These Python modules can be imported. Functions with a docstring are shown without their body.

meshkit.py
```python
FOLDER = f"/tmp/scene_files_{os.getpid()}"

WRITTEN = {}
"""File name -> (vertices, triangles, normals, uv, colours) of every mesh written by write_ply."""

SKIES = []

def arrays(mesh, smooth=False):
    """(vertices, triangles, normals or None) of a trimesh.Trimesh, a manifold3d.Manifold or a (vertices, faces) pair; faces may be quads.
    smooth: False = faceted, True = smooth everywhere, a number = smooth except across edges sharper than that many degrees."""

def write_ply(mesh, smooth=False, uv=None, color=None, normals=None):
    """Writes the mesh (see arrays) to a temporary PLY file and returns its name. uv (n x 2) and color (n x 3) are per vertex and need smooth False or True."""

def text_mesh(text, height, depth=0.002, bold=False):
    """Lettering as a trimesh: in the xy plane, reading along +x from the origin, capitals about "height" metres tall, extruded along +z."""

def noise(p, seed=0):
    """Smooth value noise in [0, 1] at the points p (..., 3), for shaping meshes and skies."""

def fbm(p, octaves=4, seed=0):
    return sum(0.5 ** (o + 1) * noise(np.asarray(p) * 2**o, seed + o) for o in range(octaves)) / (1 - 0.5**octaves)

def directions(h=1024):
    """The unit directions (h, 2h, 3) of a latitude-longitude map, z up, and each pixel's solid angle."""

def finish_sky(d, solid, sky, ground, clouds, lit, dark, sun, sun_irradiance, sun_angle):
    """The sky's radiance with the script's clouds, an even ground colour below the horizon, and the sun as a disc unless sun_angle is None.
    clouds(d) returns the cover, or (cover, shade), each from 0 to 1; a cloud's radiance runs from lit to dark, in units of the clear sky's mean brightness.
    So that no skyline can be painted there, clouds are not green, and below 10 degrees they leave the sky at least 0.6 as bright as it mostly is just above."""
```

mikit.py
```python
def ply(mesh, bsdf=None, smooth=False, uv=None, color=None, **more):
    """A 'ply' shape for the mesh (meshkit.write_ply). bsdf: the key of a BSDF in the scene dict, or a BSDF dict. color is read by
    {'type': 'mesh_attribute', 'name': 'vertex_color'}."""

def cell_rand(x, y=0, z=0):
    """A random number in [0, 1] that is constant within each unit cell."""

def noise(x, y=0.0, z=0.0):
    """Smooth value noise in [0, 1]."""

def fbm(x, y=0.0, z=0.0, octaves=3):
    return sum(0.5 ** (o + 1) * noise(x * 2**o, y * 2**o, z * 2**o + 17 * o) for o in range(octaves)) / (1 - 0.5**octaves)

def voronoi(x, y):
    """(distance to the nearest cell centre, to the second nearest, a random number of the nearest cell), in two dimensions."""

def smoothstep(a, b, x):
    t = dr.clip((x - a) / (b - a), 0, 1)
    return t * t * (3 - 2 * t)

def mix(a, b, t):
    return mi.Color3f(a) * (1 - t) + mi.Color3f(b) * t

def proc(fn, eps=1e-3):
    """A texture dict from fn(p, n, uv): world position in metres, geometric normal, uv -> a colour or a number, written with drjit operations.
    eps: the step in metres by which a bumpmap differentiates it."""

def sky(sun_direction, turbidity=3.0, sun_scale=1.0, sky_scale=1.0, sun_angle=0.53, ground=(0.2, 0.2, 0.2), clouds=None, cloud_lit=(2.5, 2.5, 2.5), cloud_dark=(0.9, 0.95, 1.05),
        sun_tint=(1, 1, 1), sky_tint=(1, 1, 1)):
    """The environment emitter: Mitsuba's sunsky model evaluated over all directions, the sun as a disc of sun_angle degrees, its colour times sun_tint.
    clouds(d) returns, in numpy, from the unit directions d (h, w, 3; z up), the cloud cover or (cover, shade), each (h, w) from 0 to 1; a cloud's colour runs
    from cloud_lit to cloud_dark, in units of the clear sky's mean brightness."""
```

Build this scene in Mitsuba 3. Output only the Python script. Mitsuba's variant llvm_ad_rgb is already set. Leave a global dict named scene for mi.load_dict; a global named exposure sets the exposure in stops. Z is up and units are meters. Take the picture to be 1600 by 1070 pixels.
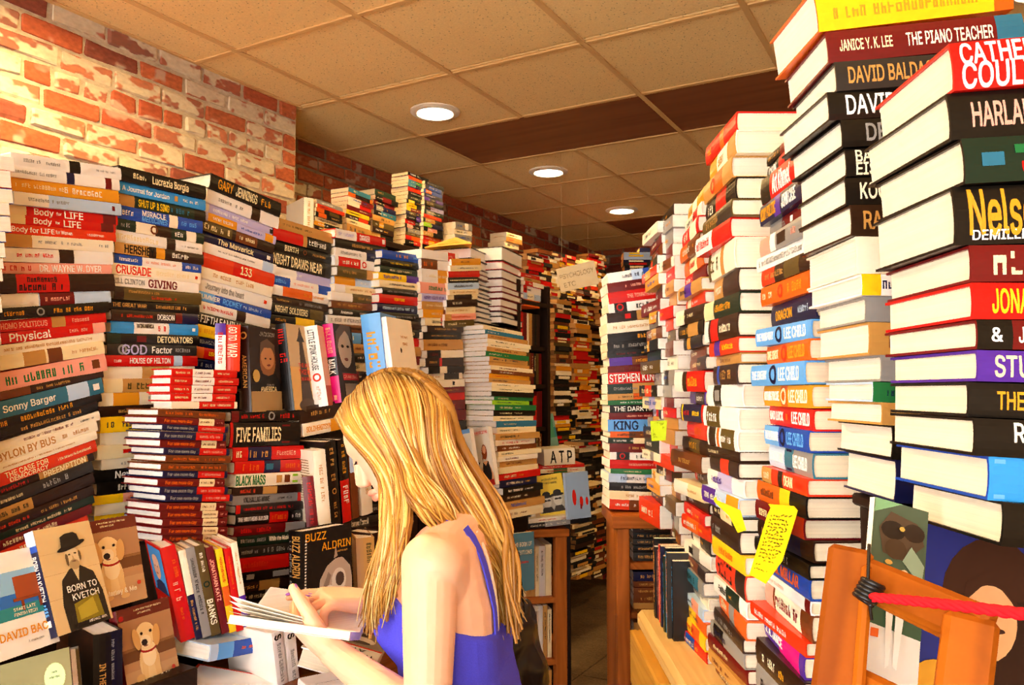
import math, random, re
import numpy as np, trimesh, manifold3d as mf
from shapely.geometry import Polygon, Point, box as sbox
from shapely import affinity
from scipy.optimize import least_squares
from scipy.spatial.transform import Rotation as Rot
import drjit as dr
import mitsuba as mi, mikit, meshkit

T = mi.ScalarTransform4f
rng = random.Random(7)
EYE, FOCAL, PITCH = 1.5, 1255.8, 0.0608
scene, labels, exposure = {}, {}, 0.78

# ---- camera, daylight, exposure -------------------------------------------------
scene['camera'] = {'type': 'perspective', 'fov_axis': 'x', 'fov': math.degrees(2 * math.atan(800 / FOCAL)), 'near_clip': 0.02, 'far_clip': 60.0,
                   'to_world': T().look_at(origin=[0, 0, EYE], target=[0, math.cos(PITCH), EYE + math.sin(PITCH)], up=[0, 0, 1])}
scene['daylight'] = {'type': 'constant', 'radiance': {'type': 'rgb', 'value': [4.3, 4.1, 3.9]}}  # unseen even sky, lights the near books through the front opening
CAN_GLOW = [100.0, 62.0, 24.0]
CEIL = 2.835

# ---- camera geometry: from a pixel of the 1600 x 1070 photograph to a place -------
cP, sP = math.cos(PITCH), math.sin(PITCH)
YAW = 0.5133
RV = np.array([math.cos(YAW), -math.sin(YAW)])      # across the room, away from the brick wall
DV = np.array([math.sin(YAW), math.cos(YAW)])       # along the brick wall, into the shop
def ray(u, v):
    a, b = (u - 800) / FOCAL, (535 - v) / FOCAL
    return np.array([a, cP - sP * b, sP + cP * b])
def project(p):
    p = np.asarray(p, float) - [0, 0, EYE]
    y = cP * p[..., 1] + sP * p[..., 2]
    return np.stack([800 + FOCAL * p[..., 0] / y, 535 - FOCAL * (-sP * p[..., 1] + cP * p[..., 2]) / y], -1)
def at_depth(u, v, y):
    q = ray(u, v)
    return q * (y / q[1]) + [0, 0, EYE]
def on_plane(u, v, n, off):
    q = ray(u, v)
    return q * (off / (q[0] * n[0] + q[1] * n[1])) + [0, 0, EYE]
def on_z(u, v, z):
    q = ray(u, v)
    return q * ((z - EYE) / q[2]) + [0, 0, EYE]
def room(r, d, z):
    p = r * RV + d * DV
    return np.array([p[0], p[1], z])
def z_at(x, y, v):
    b = (535 - v) / FOCAL
    return EYE + y * (b * cP + sP) / (cP - b * sP)

# ---- scene entries -----------------------------------------------------------------
taken = {}
def numbered(name):
    n = taken.get(name, 0)
    taken[name] = n + 1
    return name if n == 0 else f'{name}_{n:03d}'
def lin(c):
    if isinstance(c, str):
        c = tuple(int(c[i:i + 2], 16) / 255 for i in (0, 2, 4))
    c = np.asarray(c, float)
    return np.where(c < 0.04045, c / 12.92, ((c + 0.055) / 1.055) ** 2.4)
def arr(mesh):
    if hasattr(mesh, 'to_mesh'):
        m = mesh.to_mesh()
        return np.array(m.vert_properties[:, :3], float), np.array(m.tri_verts, int)
    if isinstance(mesh, tuple):
        return np.asarray(mesh[0], float), np.asarray(mesh[1], int)
    return np.asarray(mesh.vertices, float), np.asarray(mesh.faces, int)
def put(key, mesh, bsdf, color=None, uv=None, smooth=False):
    v, f = arr(mesh)
    if color is not None:
        color = np.asarray(color, float)
        if color.ndim == 1:
            color = np.tile(color, (len(v), 1))
    if uv is not None:
        uv = np.asarray(uv, float)
        if uv.ndim == 1:
            uv = np.tile(uv, (len(v), 1))
    if (uv is not None or color is not None) and smooth is not False: smooth = True
    scene[key] = mikit.ply((v, f), bsdf, smooth, uv=uv, color=color)
    return key
def part(owner, name, mesh, bsdf, **k):
    return put(numbered(f'{owner}__{name}'), mesh, bsdf, **k)
def thing(name, label=None, category=None, group=None, kind=None):
    key = numbered(name)
    e = {}
    if label: e['label'] = label
    if category: e['category'] = category
    if group: e['group'] = group
    if kind: e['kind'] = kind
    labels[key] = e
    return key
def join(meshes):
    vs, fs, n = [], [], 0
    for m in meshes:
        v, f = arr(m)
        vs.append(v); fs.append(f + n); n += len(v)
    return np.vstack(vs), np.vstack(fs)
def xf(M, v):
    return np.asarray(v) @ M[:3, :3].T + M[:3, 3]
def frame(X, Y, Z, o):
    M = np.eye(4)
    M[:3, 0], M[:3, 1], M[:3, 2], M[:3, 3] = X, Y, Z, o
    return M

# ---- materials ------------------------------------------------------------------------
VC = {'type': 'mesh_attribute', 'name': 'vertex_color'}
def principled(color, rough=0.5, **k):
    return {'type': 'twosided', 'bsdf': {'type': 'principled', 'base_color': color, 'roughness': rough, **k}}
def rgb(c): return {'type': 'rgb', 'value': [float(x) for x in lin(c)]}
scene['mat_jacket'] = principled(VC, 0.32, specular=0.45)
scene['mat_matte'] = principled(VC, 0.75, specular=0.25)
scene['mat_ink'] = principled(VC, 0.5, specular=0.3)
def page_fn(p, n, uv):
    lines = mikit.noise(uv.y * 2600.0, uv.x * 91.0)
    big = mikit.noise(uv.y * 420.0, uv.x * 37.0)
    base = mikit.mix((0.83, 0.66, 0.38), (0.93, 0.90, 0.83), dr.clip(uv.x, 0, 1))
    return base * (0.80 + 0.14 * lines + 0.08 * big)
scene['mat_pages'] = principled(mikit.proc(page_fn), 0.85, specular=0.1)
def brick_tone(uv):
    a = mikit.mix((0.30, 0.060, 0.028), (0.42, 0.115, 0.045), uv.x)
    return mikit.mix(a, (0.19, 0.055, 0.035), mikit.smoothstep(0.75, 1.0, uv.y))
def brick_fn(p, n, uv):
    sp = mikit.fbm(p.x * 70, p.y * 70, p.z * 90)
    grime = mikit.smoothstep(0.60, 0.72, mikit.fbm(p.x * 13 + 5, p.y * 13, p.z * 15))
    return mikit.mix(brick_tone(uv) * (0.65 + 0.7 * sp), (0.55, 0.46, 0.33), 0.55 * grime)
def washed_fn(p, n, uv):
    sp = mikit.fbm(p.x * 60, p.y * 60, p.z * 80)
    bare = mikit.smoothstep(0.52, 0.62, mikit.fbm(p.x * 16 + uv.x * 9, p.y * 16, p.z * 22 + uv.y * 7))
    return mikit.mix(mikit.mix((0.66, 0.55, 0.37), (0.46, 0.37, 0.24), sp), brick_tone(uv) * (0.7 + 0.6 * sp), bare * 0.9)
def mortar_fn(p, n, uv):
    sp = mikit.fbm(p.x * 55, p.y * 55, p.z * 70)
    return mikit.mix((0.60, 0.50, 0.34), (0.30, 0.23, 0.15), sp)
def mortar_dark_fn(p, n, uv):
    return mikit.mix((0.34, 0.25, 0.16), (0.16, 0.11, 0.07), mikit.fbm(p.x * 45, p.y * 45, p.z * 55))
for k, fn in (('brick', brick_fn), ('washed', washed_fn), ('mortar', mortar_fn), ('mortar_dark', mortar_dark_fn)):
    scene['mat_' + k] = principled(mikit.proc(fn), 0.9, specular=0.1)
def tile_fn(p, n, uv):
    f1, f2, w = mikit.voronoi(p.x * 60, p.y * 60)
    pit = dr.select(w > 0.72, 1 - mikit.smoothstep(0.08, 0.20, f1), 0)
    fine = mikit.fbm(p.x * 210, p.y * 210)
    big = mikit.fbm(p.x * 2.2, p.y * 2.2)
    return mikit.mix((0.79, 0.55, 0.235), (0.73, 0.48, 0.19), big) * (0.88 + 0.2 * fine) * (1 - 0.55 * pit)
scene['mat_tile'] = principled(mikit.proc(tile_fn), 0.95, specular=0.05)
def panel_fn(p, n, uv):
    return mikit.mix((0.235, 0.075, 0.022), (0.165, 0.050, 0.015), mikit.fbm(uv.x * 2.3, uv.y * 26))
scene['mat_panel'] = principled(mikit.proc(panel_fn), 0.6)
scene['mat_rail'] = principled(rgb('cfa668'), 0.45)
scene['mat_trim'] = principled(rgb('e8dcc4'), 0.35)
def wood(name, a, b, rough=0.42, scale=1.0):
    ca, cb = tuple(map(float, lin(a))), tuple(map(float, lin(b)))
    def fn(p, n, uv):
        warp = mikit.fbm(uv.x * 2.5 * scale, uv.y * 14 * scale)
        grain = mikit.noise(uv.y * 130 * scale + warp * 9, uv.x * 3.5)
        ring = mikit.noise(uv.y * 34 * scale + warp * 6, uv.x * 1.3)
        return mikit.mix(ca, cb, 0.45 * grain + 0.55 * ring)
    scene['mat_' + name] = principled(mikit.proc(fn), rough, specular=.12)
wood('pine_orange', 'b8600e', '6a2c04', 0.6, .8)
wood('brown_wood', '8a4a1c', '54280c')
wood('dark_wood', '2c1a10', '170d08')
wood('pale_wood', 'e8c88a', 'd0a560')
wood('crate_wood', 'dba648', 'b67c28')
def floor_fn(p, n, uv):
    return mikit.mix((0.22, 0.15, 0.085), (0.12, 0.075, 0.04), mikit.fbm(p.x * 6, p.y * 6, 0.0, 4)) * (0.8 + 0.4 * mikit.noise(p.x * 120, p.y * 120))
scene['mat_floor'] = principled(mikit.proc(floor_fn), 0.45)
scene['mat_plaster'] = principled(rgb('b89a6c'), 0.9, specular=0.1)
scene['mat_paper'] = principled(VC, 0.8, specular=0.15)
def card_fn(p, n, uv):
    return mikit.mix((0.80, 0.70, 0.50), (0.70, 0.58, 0.38), mikit.fbm(p.x * 30, p.y * 30, p.z * 30))
scene['mat_card'] = principled(mikit.proc(card_fn), 0.9, specular=0.1)
scene['mat_glass'] = {'type': 'thindielectric'}

def hull_box(sx, sy, sz, b=0.003):
    b = min(b, sx * .3, sy * .3, sz * .3)
    pts = []
    for i in (-1, 1):
        for j in (-1, 1):
            for k in (-1, 1):
                c = np.array([i * sx / 2, j * sy / 2, k * sz / 2])
                for ax in range(3):
                    q = c - b * np.sign(c); q[ax] = c[ax]; pts.append(q)
    h = trimesh.convex.convex_hull(np.array(pts))
    return np.array(h.vertices), np.array(h.faces)
def board(owner, name, size, M, mat, b=0.003, seed=None):
    """A board with eased edges; its grain runs along its longest side."""
    v, f = hull_box(*size, b)
    o = np.argsort(size)[::-1]
    s = rng.random() * 9 if seed is None else seed
    v2 = v[f].reshape(-1, 3); f2 = np.arange(len(v2)).reshape(-1, 3)
    uv = np.stack([v2[:, o[0]] + s * 3, v2[:, o[1]] + v2[:, o[2]] + s], 1)
    m = (xf(M, v2), f2)
    return part(owner, name, m, mat, uv=uv) if name else put(owner, m, mat, uv=uv)
def room_frame(r, d, z):
    return frame([RV[0], RV[1], 0], [DV[0], DV[1], 0], [0, 0, 1], room(r, d, z))

# ---- the room ------------------------------------------------------------------------
R_NEAR, R_FAR, D_CORNER, D_BACK, R_RIGHT, D_FRONT = -2.71, -3.05, 2.736, 7.0, 1.8, -1.6
def struct(key, label):
    labels[key] = {'label': label, 'category': key.split('_')[0], 'kind': 'structure'}
    taken[key] = 1
    return key
def room_box(r0, r1, d0, d1, z0, z1):
    m = trimesh.creation.box(extents=[r1 - r0, d1 - d0, z1 - z0])
    return xf(room_frame((r0 + r1) / 2, (d0 + d1) / 2, (z0 + z1) / 2), m.vertices), np.array(m.faces)
HZ = CEIL + 0.06
put(struct('wall_left', 'whitewashed old brick wall on the left with red bricks showing through'), room_box(R_NEAR - 0.5, R_NEAR, D_FRONT, D_CORNER, 0, HZ), 'mat_mortar')
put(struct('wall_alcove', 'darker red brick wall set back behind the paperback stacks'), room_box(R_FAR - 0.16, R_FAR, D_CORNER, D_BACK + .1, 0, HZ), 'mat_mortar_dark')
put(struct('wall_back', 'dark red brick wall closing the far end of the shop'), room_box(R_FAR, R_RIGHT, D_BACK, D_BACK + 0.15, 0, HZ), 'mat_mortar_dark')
put(struct('wall_right', 'plain plastered wall behind the right-hand book stacks'), room_box(R_RIGHT, R_RIGHT + 0.12, D_FRONT, D_BACK, 0, HZ), 'mat_plaster')
W0, W1, WZ0, WZ1 = -2.45, 1.55, 0.35, 2.6  # opening behind the camera, out of view, placed to let daylight in
put(struct('wall_front', 'shopfront wall behind the camera around a wide window opening'),
    join([room_box(R_NEAR, R_RIGHT + .12, D_FRONT - .14, D_FRONT, 0, WZ0), room_box(R_NEAR, R_RIGHT + .12, D_FRONT - .14, D_FRONT, WZ1, HZ),
          room_box(R_NEAR, W0, D_FRONT - .14, D_FRONT, WZ0, WZ1), room_box(W1, R_RIGHT + .12, D_FRONT - .14, D_FRONT, WZ0, WZ1)]), 'mat_plaster')
win = struct('window_unseen_1', 'wide shopfront window with dark wooden frame')
fr = [room_box(W0, W1, D_FRONT - .1, D_FRONT - .04, WZ0, WZ0 + .06), room_box(W0, W1, D_FRONT - .1, D_FRONT - .04, WZ1 - .06, WZ1)]
for x in np.linspace(W0, W1 - .06, 4):
    fr.append(room_box(x, x + .06, D_FRONT - .1, D_FRONT - .04, WZ0, WZ1))
put(win + '__frame', join(fr), 'mat_rail')  # frame of the unseen window that daylight enters by
put(struct('floor', 'worn brown floor of large square tiles in the aisle'), room_box(R_FAR - .2, R_RIGHT + .2, D_FRONT - .2, D_BACK + .2, -0.12, -0.014), 'mat_mortar_dark')
for i in range(8):
    for j in range(14):
        r0, d0 = R_FAR + 0.61 * i, D_FRONT + 0.62 * j
        v, f = hull_box(0.602, 0.612, 0.014, 0.002)
        part('floor', 'tile', (xf(room_frame(r0 + .305, d0 + .31, -0.007 + rng.uniform(-.0007, 0)), v), f), 'mat_floor')

def lay_bricks(owner, along_d, const, a0, a1, z0, washed, seed):
    g = random.Random(seed)
    course, n = 0.0765, int((CEIL - z0) / 0.0765)
    for k in range(n + 1):
        z = CEIL + 0.01 - (k + 1) * course
        header = k % 6 == 3
        step = 0.108 if header else 0.213
        a = a0 - g.random() * step
        while a < a1 - 0.03:
            w = step * g.uniform(0.93, 1.05)
            s, e = max(a, a0) + .006, min(a + w, a1) - .006
            a += w
            if e - s < 0.03: continue
            h = course - g.uniform(0.010, 0.016)
            proud = g.uniform(0.003, 0.011)
            v, f = hull_box(e - s, 0.05, h, g.uniform(.004, .008))
            v = v + np.array([[g.uniform(-.004, .004) if abs(q) > 0 else 0 for q in p] for p in v]) * [1, .5, 1]
            wash = g.random() < washed((s + e) / 2, z)
            mat = 'mat_washed' if wash else 'mat_brick'
            uvc = [g.random(), g.random()]
            if along_d:   # face looks along +r
                M = frame([DV[0], DV[1], 0], [-RV[0], -RV[1], 0], [0, 0, 1], room(const + proud - .025, (s + e) / 2, z + course / 2))
            else:         # face looks along -d
                M = frame([RV[0], RV[1], 0], [DV[0], DV[1], 0], [0, 0, 1], room((s + e) / 2, const - proud + .025, z + course / 2))
            part(owner, 'brick', (xf(M, v), f), mat, uv=uvc)
lay_bricks('wall_left', True, R_NEAR, 0.55, D_CORNER, 1.70, lambda a, z: 0.62 if z < 2.70 else 0.35, 3)
lay_bricks('wall_alcove', True, R_FAR, D_CORNER, D_BACK, 1.98, lambda a, z: 0.85 if a < 3.25 and z < 2.62 else 0.04, 4)
lay_bricks('wall_back', False, D_BACK, R_FAR, -1.2, 1.95, lambda a, z: 0.03, 5)

# ceiling: slab, square tiles, rails, brown double panels
put(struct('ceiling', 'suspended ceiling of speckled tan tiles in a pale metal grid'), room_box(R_FAR - .2, R_RIGHT + .2, D_FRONT - .2, D_BACK + .2, HZ, HZ + .1), 'mat_plaster')
O_R, O_D, S = -1.852, 2.157, 0.61
panels = {(i, j) for j in (-2, 2, 6) for i in (-1, 0, 1, 2, 3, 4)}
def ceiling_piece(r0, r1, d0, d1, name, mat):
    for ra, rb, da, db in ((max(r0, R_NEAR), r1, d0, min(d1, D_CORNER)), (max(r0, R_FAR), r1, max(d0, D_CORNER), d1)):
        if rb - ra > .02 and db - da > .02:
            v, f = hull_box(rb - ra - .008, db - da - .008, 0.016, 0.004)
            part('ceiling', name, (xf(room_frame((ra + rb) / 2, (da + db) / 2, CEIL + .0135), v), f), mat, uv=v[:, :2] if mat == 'mat_panel' else None)
for i in range(-2, 6):
    for j in range(-6, 8):
        r0, d0 = O_R + i * S, O_D + j * S
        if (i, j) in panels:
            if i % 2: ceiling_piece(r0, r0 + 2 * S, d0, d0 + S, 'wood_panel', 'mat_panel')
            continue
        ceiling_piece(r0, min(r0 + S, R_RIGHT), max(d0, D_FRONT), min(d0 + S, D_BACK), 'tile', 'mat_tile')
def rail(r0, r1, d0, d1):
    if r1 - r0 < .02 or d1 - d0 < .01: return
    v, f = hull_box(r1 - r0, d1 - d0, 0.007, 0.0018)
    part('ceiling', 'grid_rail', (xf(room_frame((r0 + r1) / 2, (d0 + d1) / 2, CEIL + .002), v), f), 'mat_rail')
for i in range(-1, 6):
    cuts = [D_FRONT] + [O_D + j * S for j in (-2, -1, 2, 3, 6, 7) if i % 2 == 0 and 0 <= i <= 4] + [D_BACK]
    for a, b in (zip(cuts[0::2], cuts[1::2])):
        rail(O_R + i * S - .012, O_R + i * S + .012, a, b)
for j in range(-6, 8):
    d = O_D + j * S
    if d > D_FRONT:
        for i in range(-2, 6):
            rail(max(O_R + i * S + .012, R_NEAR if d < D_CORNER else R_FAR), min(O_R + (i + 1) * S - .012, R_RIGHT), d - .012, d + .012)
rail(R_NEAR, R_NEAR + .022, D_FRONT, D_CORNER); rail(R_FAR, R_FAR + .022, D_CORNER, D_BACK); rail(R_FAR, R_RIGHT, D_BACK - .022, D_BACK); rail(R_FAR, R_NEAR + .022, D_CORNER, D_CORNER + .02)

# recessed can lamps: three in view, the rest unseen, placed to light the shop
def revolve(profile, n=40):
    m = trimesh.creation.revolve(np.array(profile), sections=n)
    return np.array(m.vertices), np.array(m.faces)
ring = revolve([(.083, .012), (.083, -.004), (.090, -.010), (.108, -.008), (.119, .000), (.119, .006)])
ang = np.arange(32) * 2 * np.pi / 32
lens = (np.vstack([np.stack([.083 * np.cos(ang), .083 * np.sin(ang), ang * 0], 1), [[0, 0, -.004]]]), np.array([[(k + 1) % 32, k, 32] for k in range(32)]))
can_names = {(0, 0): 'recessed ceiling lamp nearest the camera, in a tile above the left stacks', (0, 1): 'recessed ceiling lamp in the middle of the row of three', (0, 2): 'recessed ceiling lamp farthest away, near the right-hand stacks'}
for row, i in enumerate((-0.53, 3.47)):  # the second row is wholly out of view and lights the shop
    for k in range(-2, 3):
        r, d = O_R + i * S, O_D + (1.56 + 1.97 * k if k >= 0 else 1.56 + 3.06 * k) * S
        if d < D_FRONT + .2: continue
        key = thing('ceiling_lamp', can_names.get((row, k), f'unseen recessed ceiling lamp, {("third", "fourth", "fifth", "second", "last")[k + 2 if 0 else (2 - k if k < 0 else k)] if False else ("farthest", "second", "third", "fourth", "fifth", "sixth")[2 - k]} from the far end of the {"row by the brick wall" if row == 0 else "right-hand row"}'), 'lamp', 'recessed ceiling lamps')
        M = room_frame(r, d, CEIL - .0015)
        put(key + '__trim_ring', (xf(M, ring[0]), ring[1]), 'mat_trim', smooth=40)
        put(key + '__lens', (xf(room_frame(r, d, CEIL + .004), lens[0]), lens[1]), 'mat_trim')
        scene[key + '__lens']['emitter'] = {'type': 'area', 'radiance': {'type': 'rgb', 'value': [620.0, 440.0, 200.0] if (row, k) == (0, -1) else CAN_GLOW}}  # the stronger one is out of view, placed to brighten the left bricks

# ---- books ------------------------------------------------------------------------------
PAL = {'w': ('white', 'f3f0ea'), 'c': ('cream', 'efdcab'), 'i': ('ivory', 'f4ead0'), 'k': ('black', '14100e'), 'n': ('navy blue', '191f4d'), 'b': ('blue', '2457b4'),
       's': ('sky blue', '3f9fdd'), 'r': ('red', 'd01c16'), 'm': ('maroon', '78161a'), 'o': ('orange', 'e2701f'), 'y': ('yellow', 'f5cf22'), 'Y': ('golden yellow', 'e2a22c'),
       'g': ('green', '2a7d49'), 'G': ('dark green', '1b382a'), 'd': ('dark brown', '3a2113'), 't': ('tan', 'c89a58'), 'e': ('grey', '9b9996'), 'E': ('dark grey', '36322f'),
       'p': ('pink', 'efae9c'), 'v': ('violet', '5f35a0'), 'l': ('lavender', 'b7b0da'), 'L': ('pale blue', 'b4cde8'), 'a': ('teal', '3a7c94'), 'O': ('red-orange', 'dd451f'),
       'K': ('olive brown', '66552a'), 'B': ('brown', '7d4620'), 'M': ('magenta', 'e0128f'), 'u': ('lime green', '9fce3a'), 'S': ('pale sky blue', '6fb0ea')}
COL = {k: lin(v[1]) if k in 'wicLl' else lin(v[1]) ** 1.22 for k, v in PAL.items()}
_text = {}
def text2d(s, bold=True):
    if (s, bold) not in _text:
        m = meshkit.text_mesh(s, 1.0, 0.01, bold)
        v, f = np.array(m.vertices), np.array(m.faces)
        # only the front faces and their rims are kept thin: flat print
        v[:, 2] = np.where(v[:, 2] > .005, 1.0, 0.0)
        keep = ~(v[f][:, :, 2] < .5).all(1)
        f = f[keep]
        use = np.unique(f); re = np.zeros(len(v), int); re[use] = np.arange(len(use))
        _text[(s, bold)] = (v[use], re[f])
    v, f = _text[(s, bold)]
    return v.copy(), f
def lettering(s, a0, a1, height, squeeze=0.42, align=0.5, bold=True):
    """Flat lettering (x, y, layer) that fits between a0 and a1, its capitals at most so tall, centred on y = 0."""
    v, f = text2d(s, bold)
    x0, x1 = v[:, 0].min(), v[:, 0].max()
    w = (x1 - x0) * height
    room_ = a1 - a0
    sx = min(1.0, room_ / w)
    h = height
    if sx < squeeze:
        h, sx = height * sx / squeeze, squeeze
    xs = (v[:, 0] - x0) * h * sx
    v[:, 0] = a0 + xs + (room_ - xs.max()) * align
    v[:, 1] = (v[:, 1] - 0.5) * h
    return v, f
def quad_strip(x0, x1, y0, y1):
    return np.array([[x0, y0, 1], [x1, y0, 1], [x1, y1, 1], [x0, y1, 1.0]]), np.array([[0, 1, 2], [0, 2, 3]])
def scribble(a0, a1, h, g):
    """Lettering too small to read in the photograph: short words of thin upright and level strokes."""
    ms, a, t = [], a0, .15 * h
    while a < a1:
        w = h * g.uniform(0.42, 0.62)
        if a + w > a1: break
        if g.random() > .15:
            lo, hi = -h * .46, h * (.46 if g.random() < .5 else .3)
            ms.append(quad_strip(a, a + t, lo, hi))
            if g.random() < .75: ms.append(quad_strip(a + w - t * 1.6, a + w - t * .6, lo, hi if g.random() < .7 else 0))
            for yy in (lo, 0, hi - t):
                if g.random() < .5: ms.append(quad_strip(a, a + w - t * .6, yy, yy + t))
        a += w + h * .10
    return join(ms) if ms else None

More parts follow.
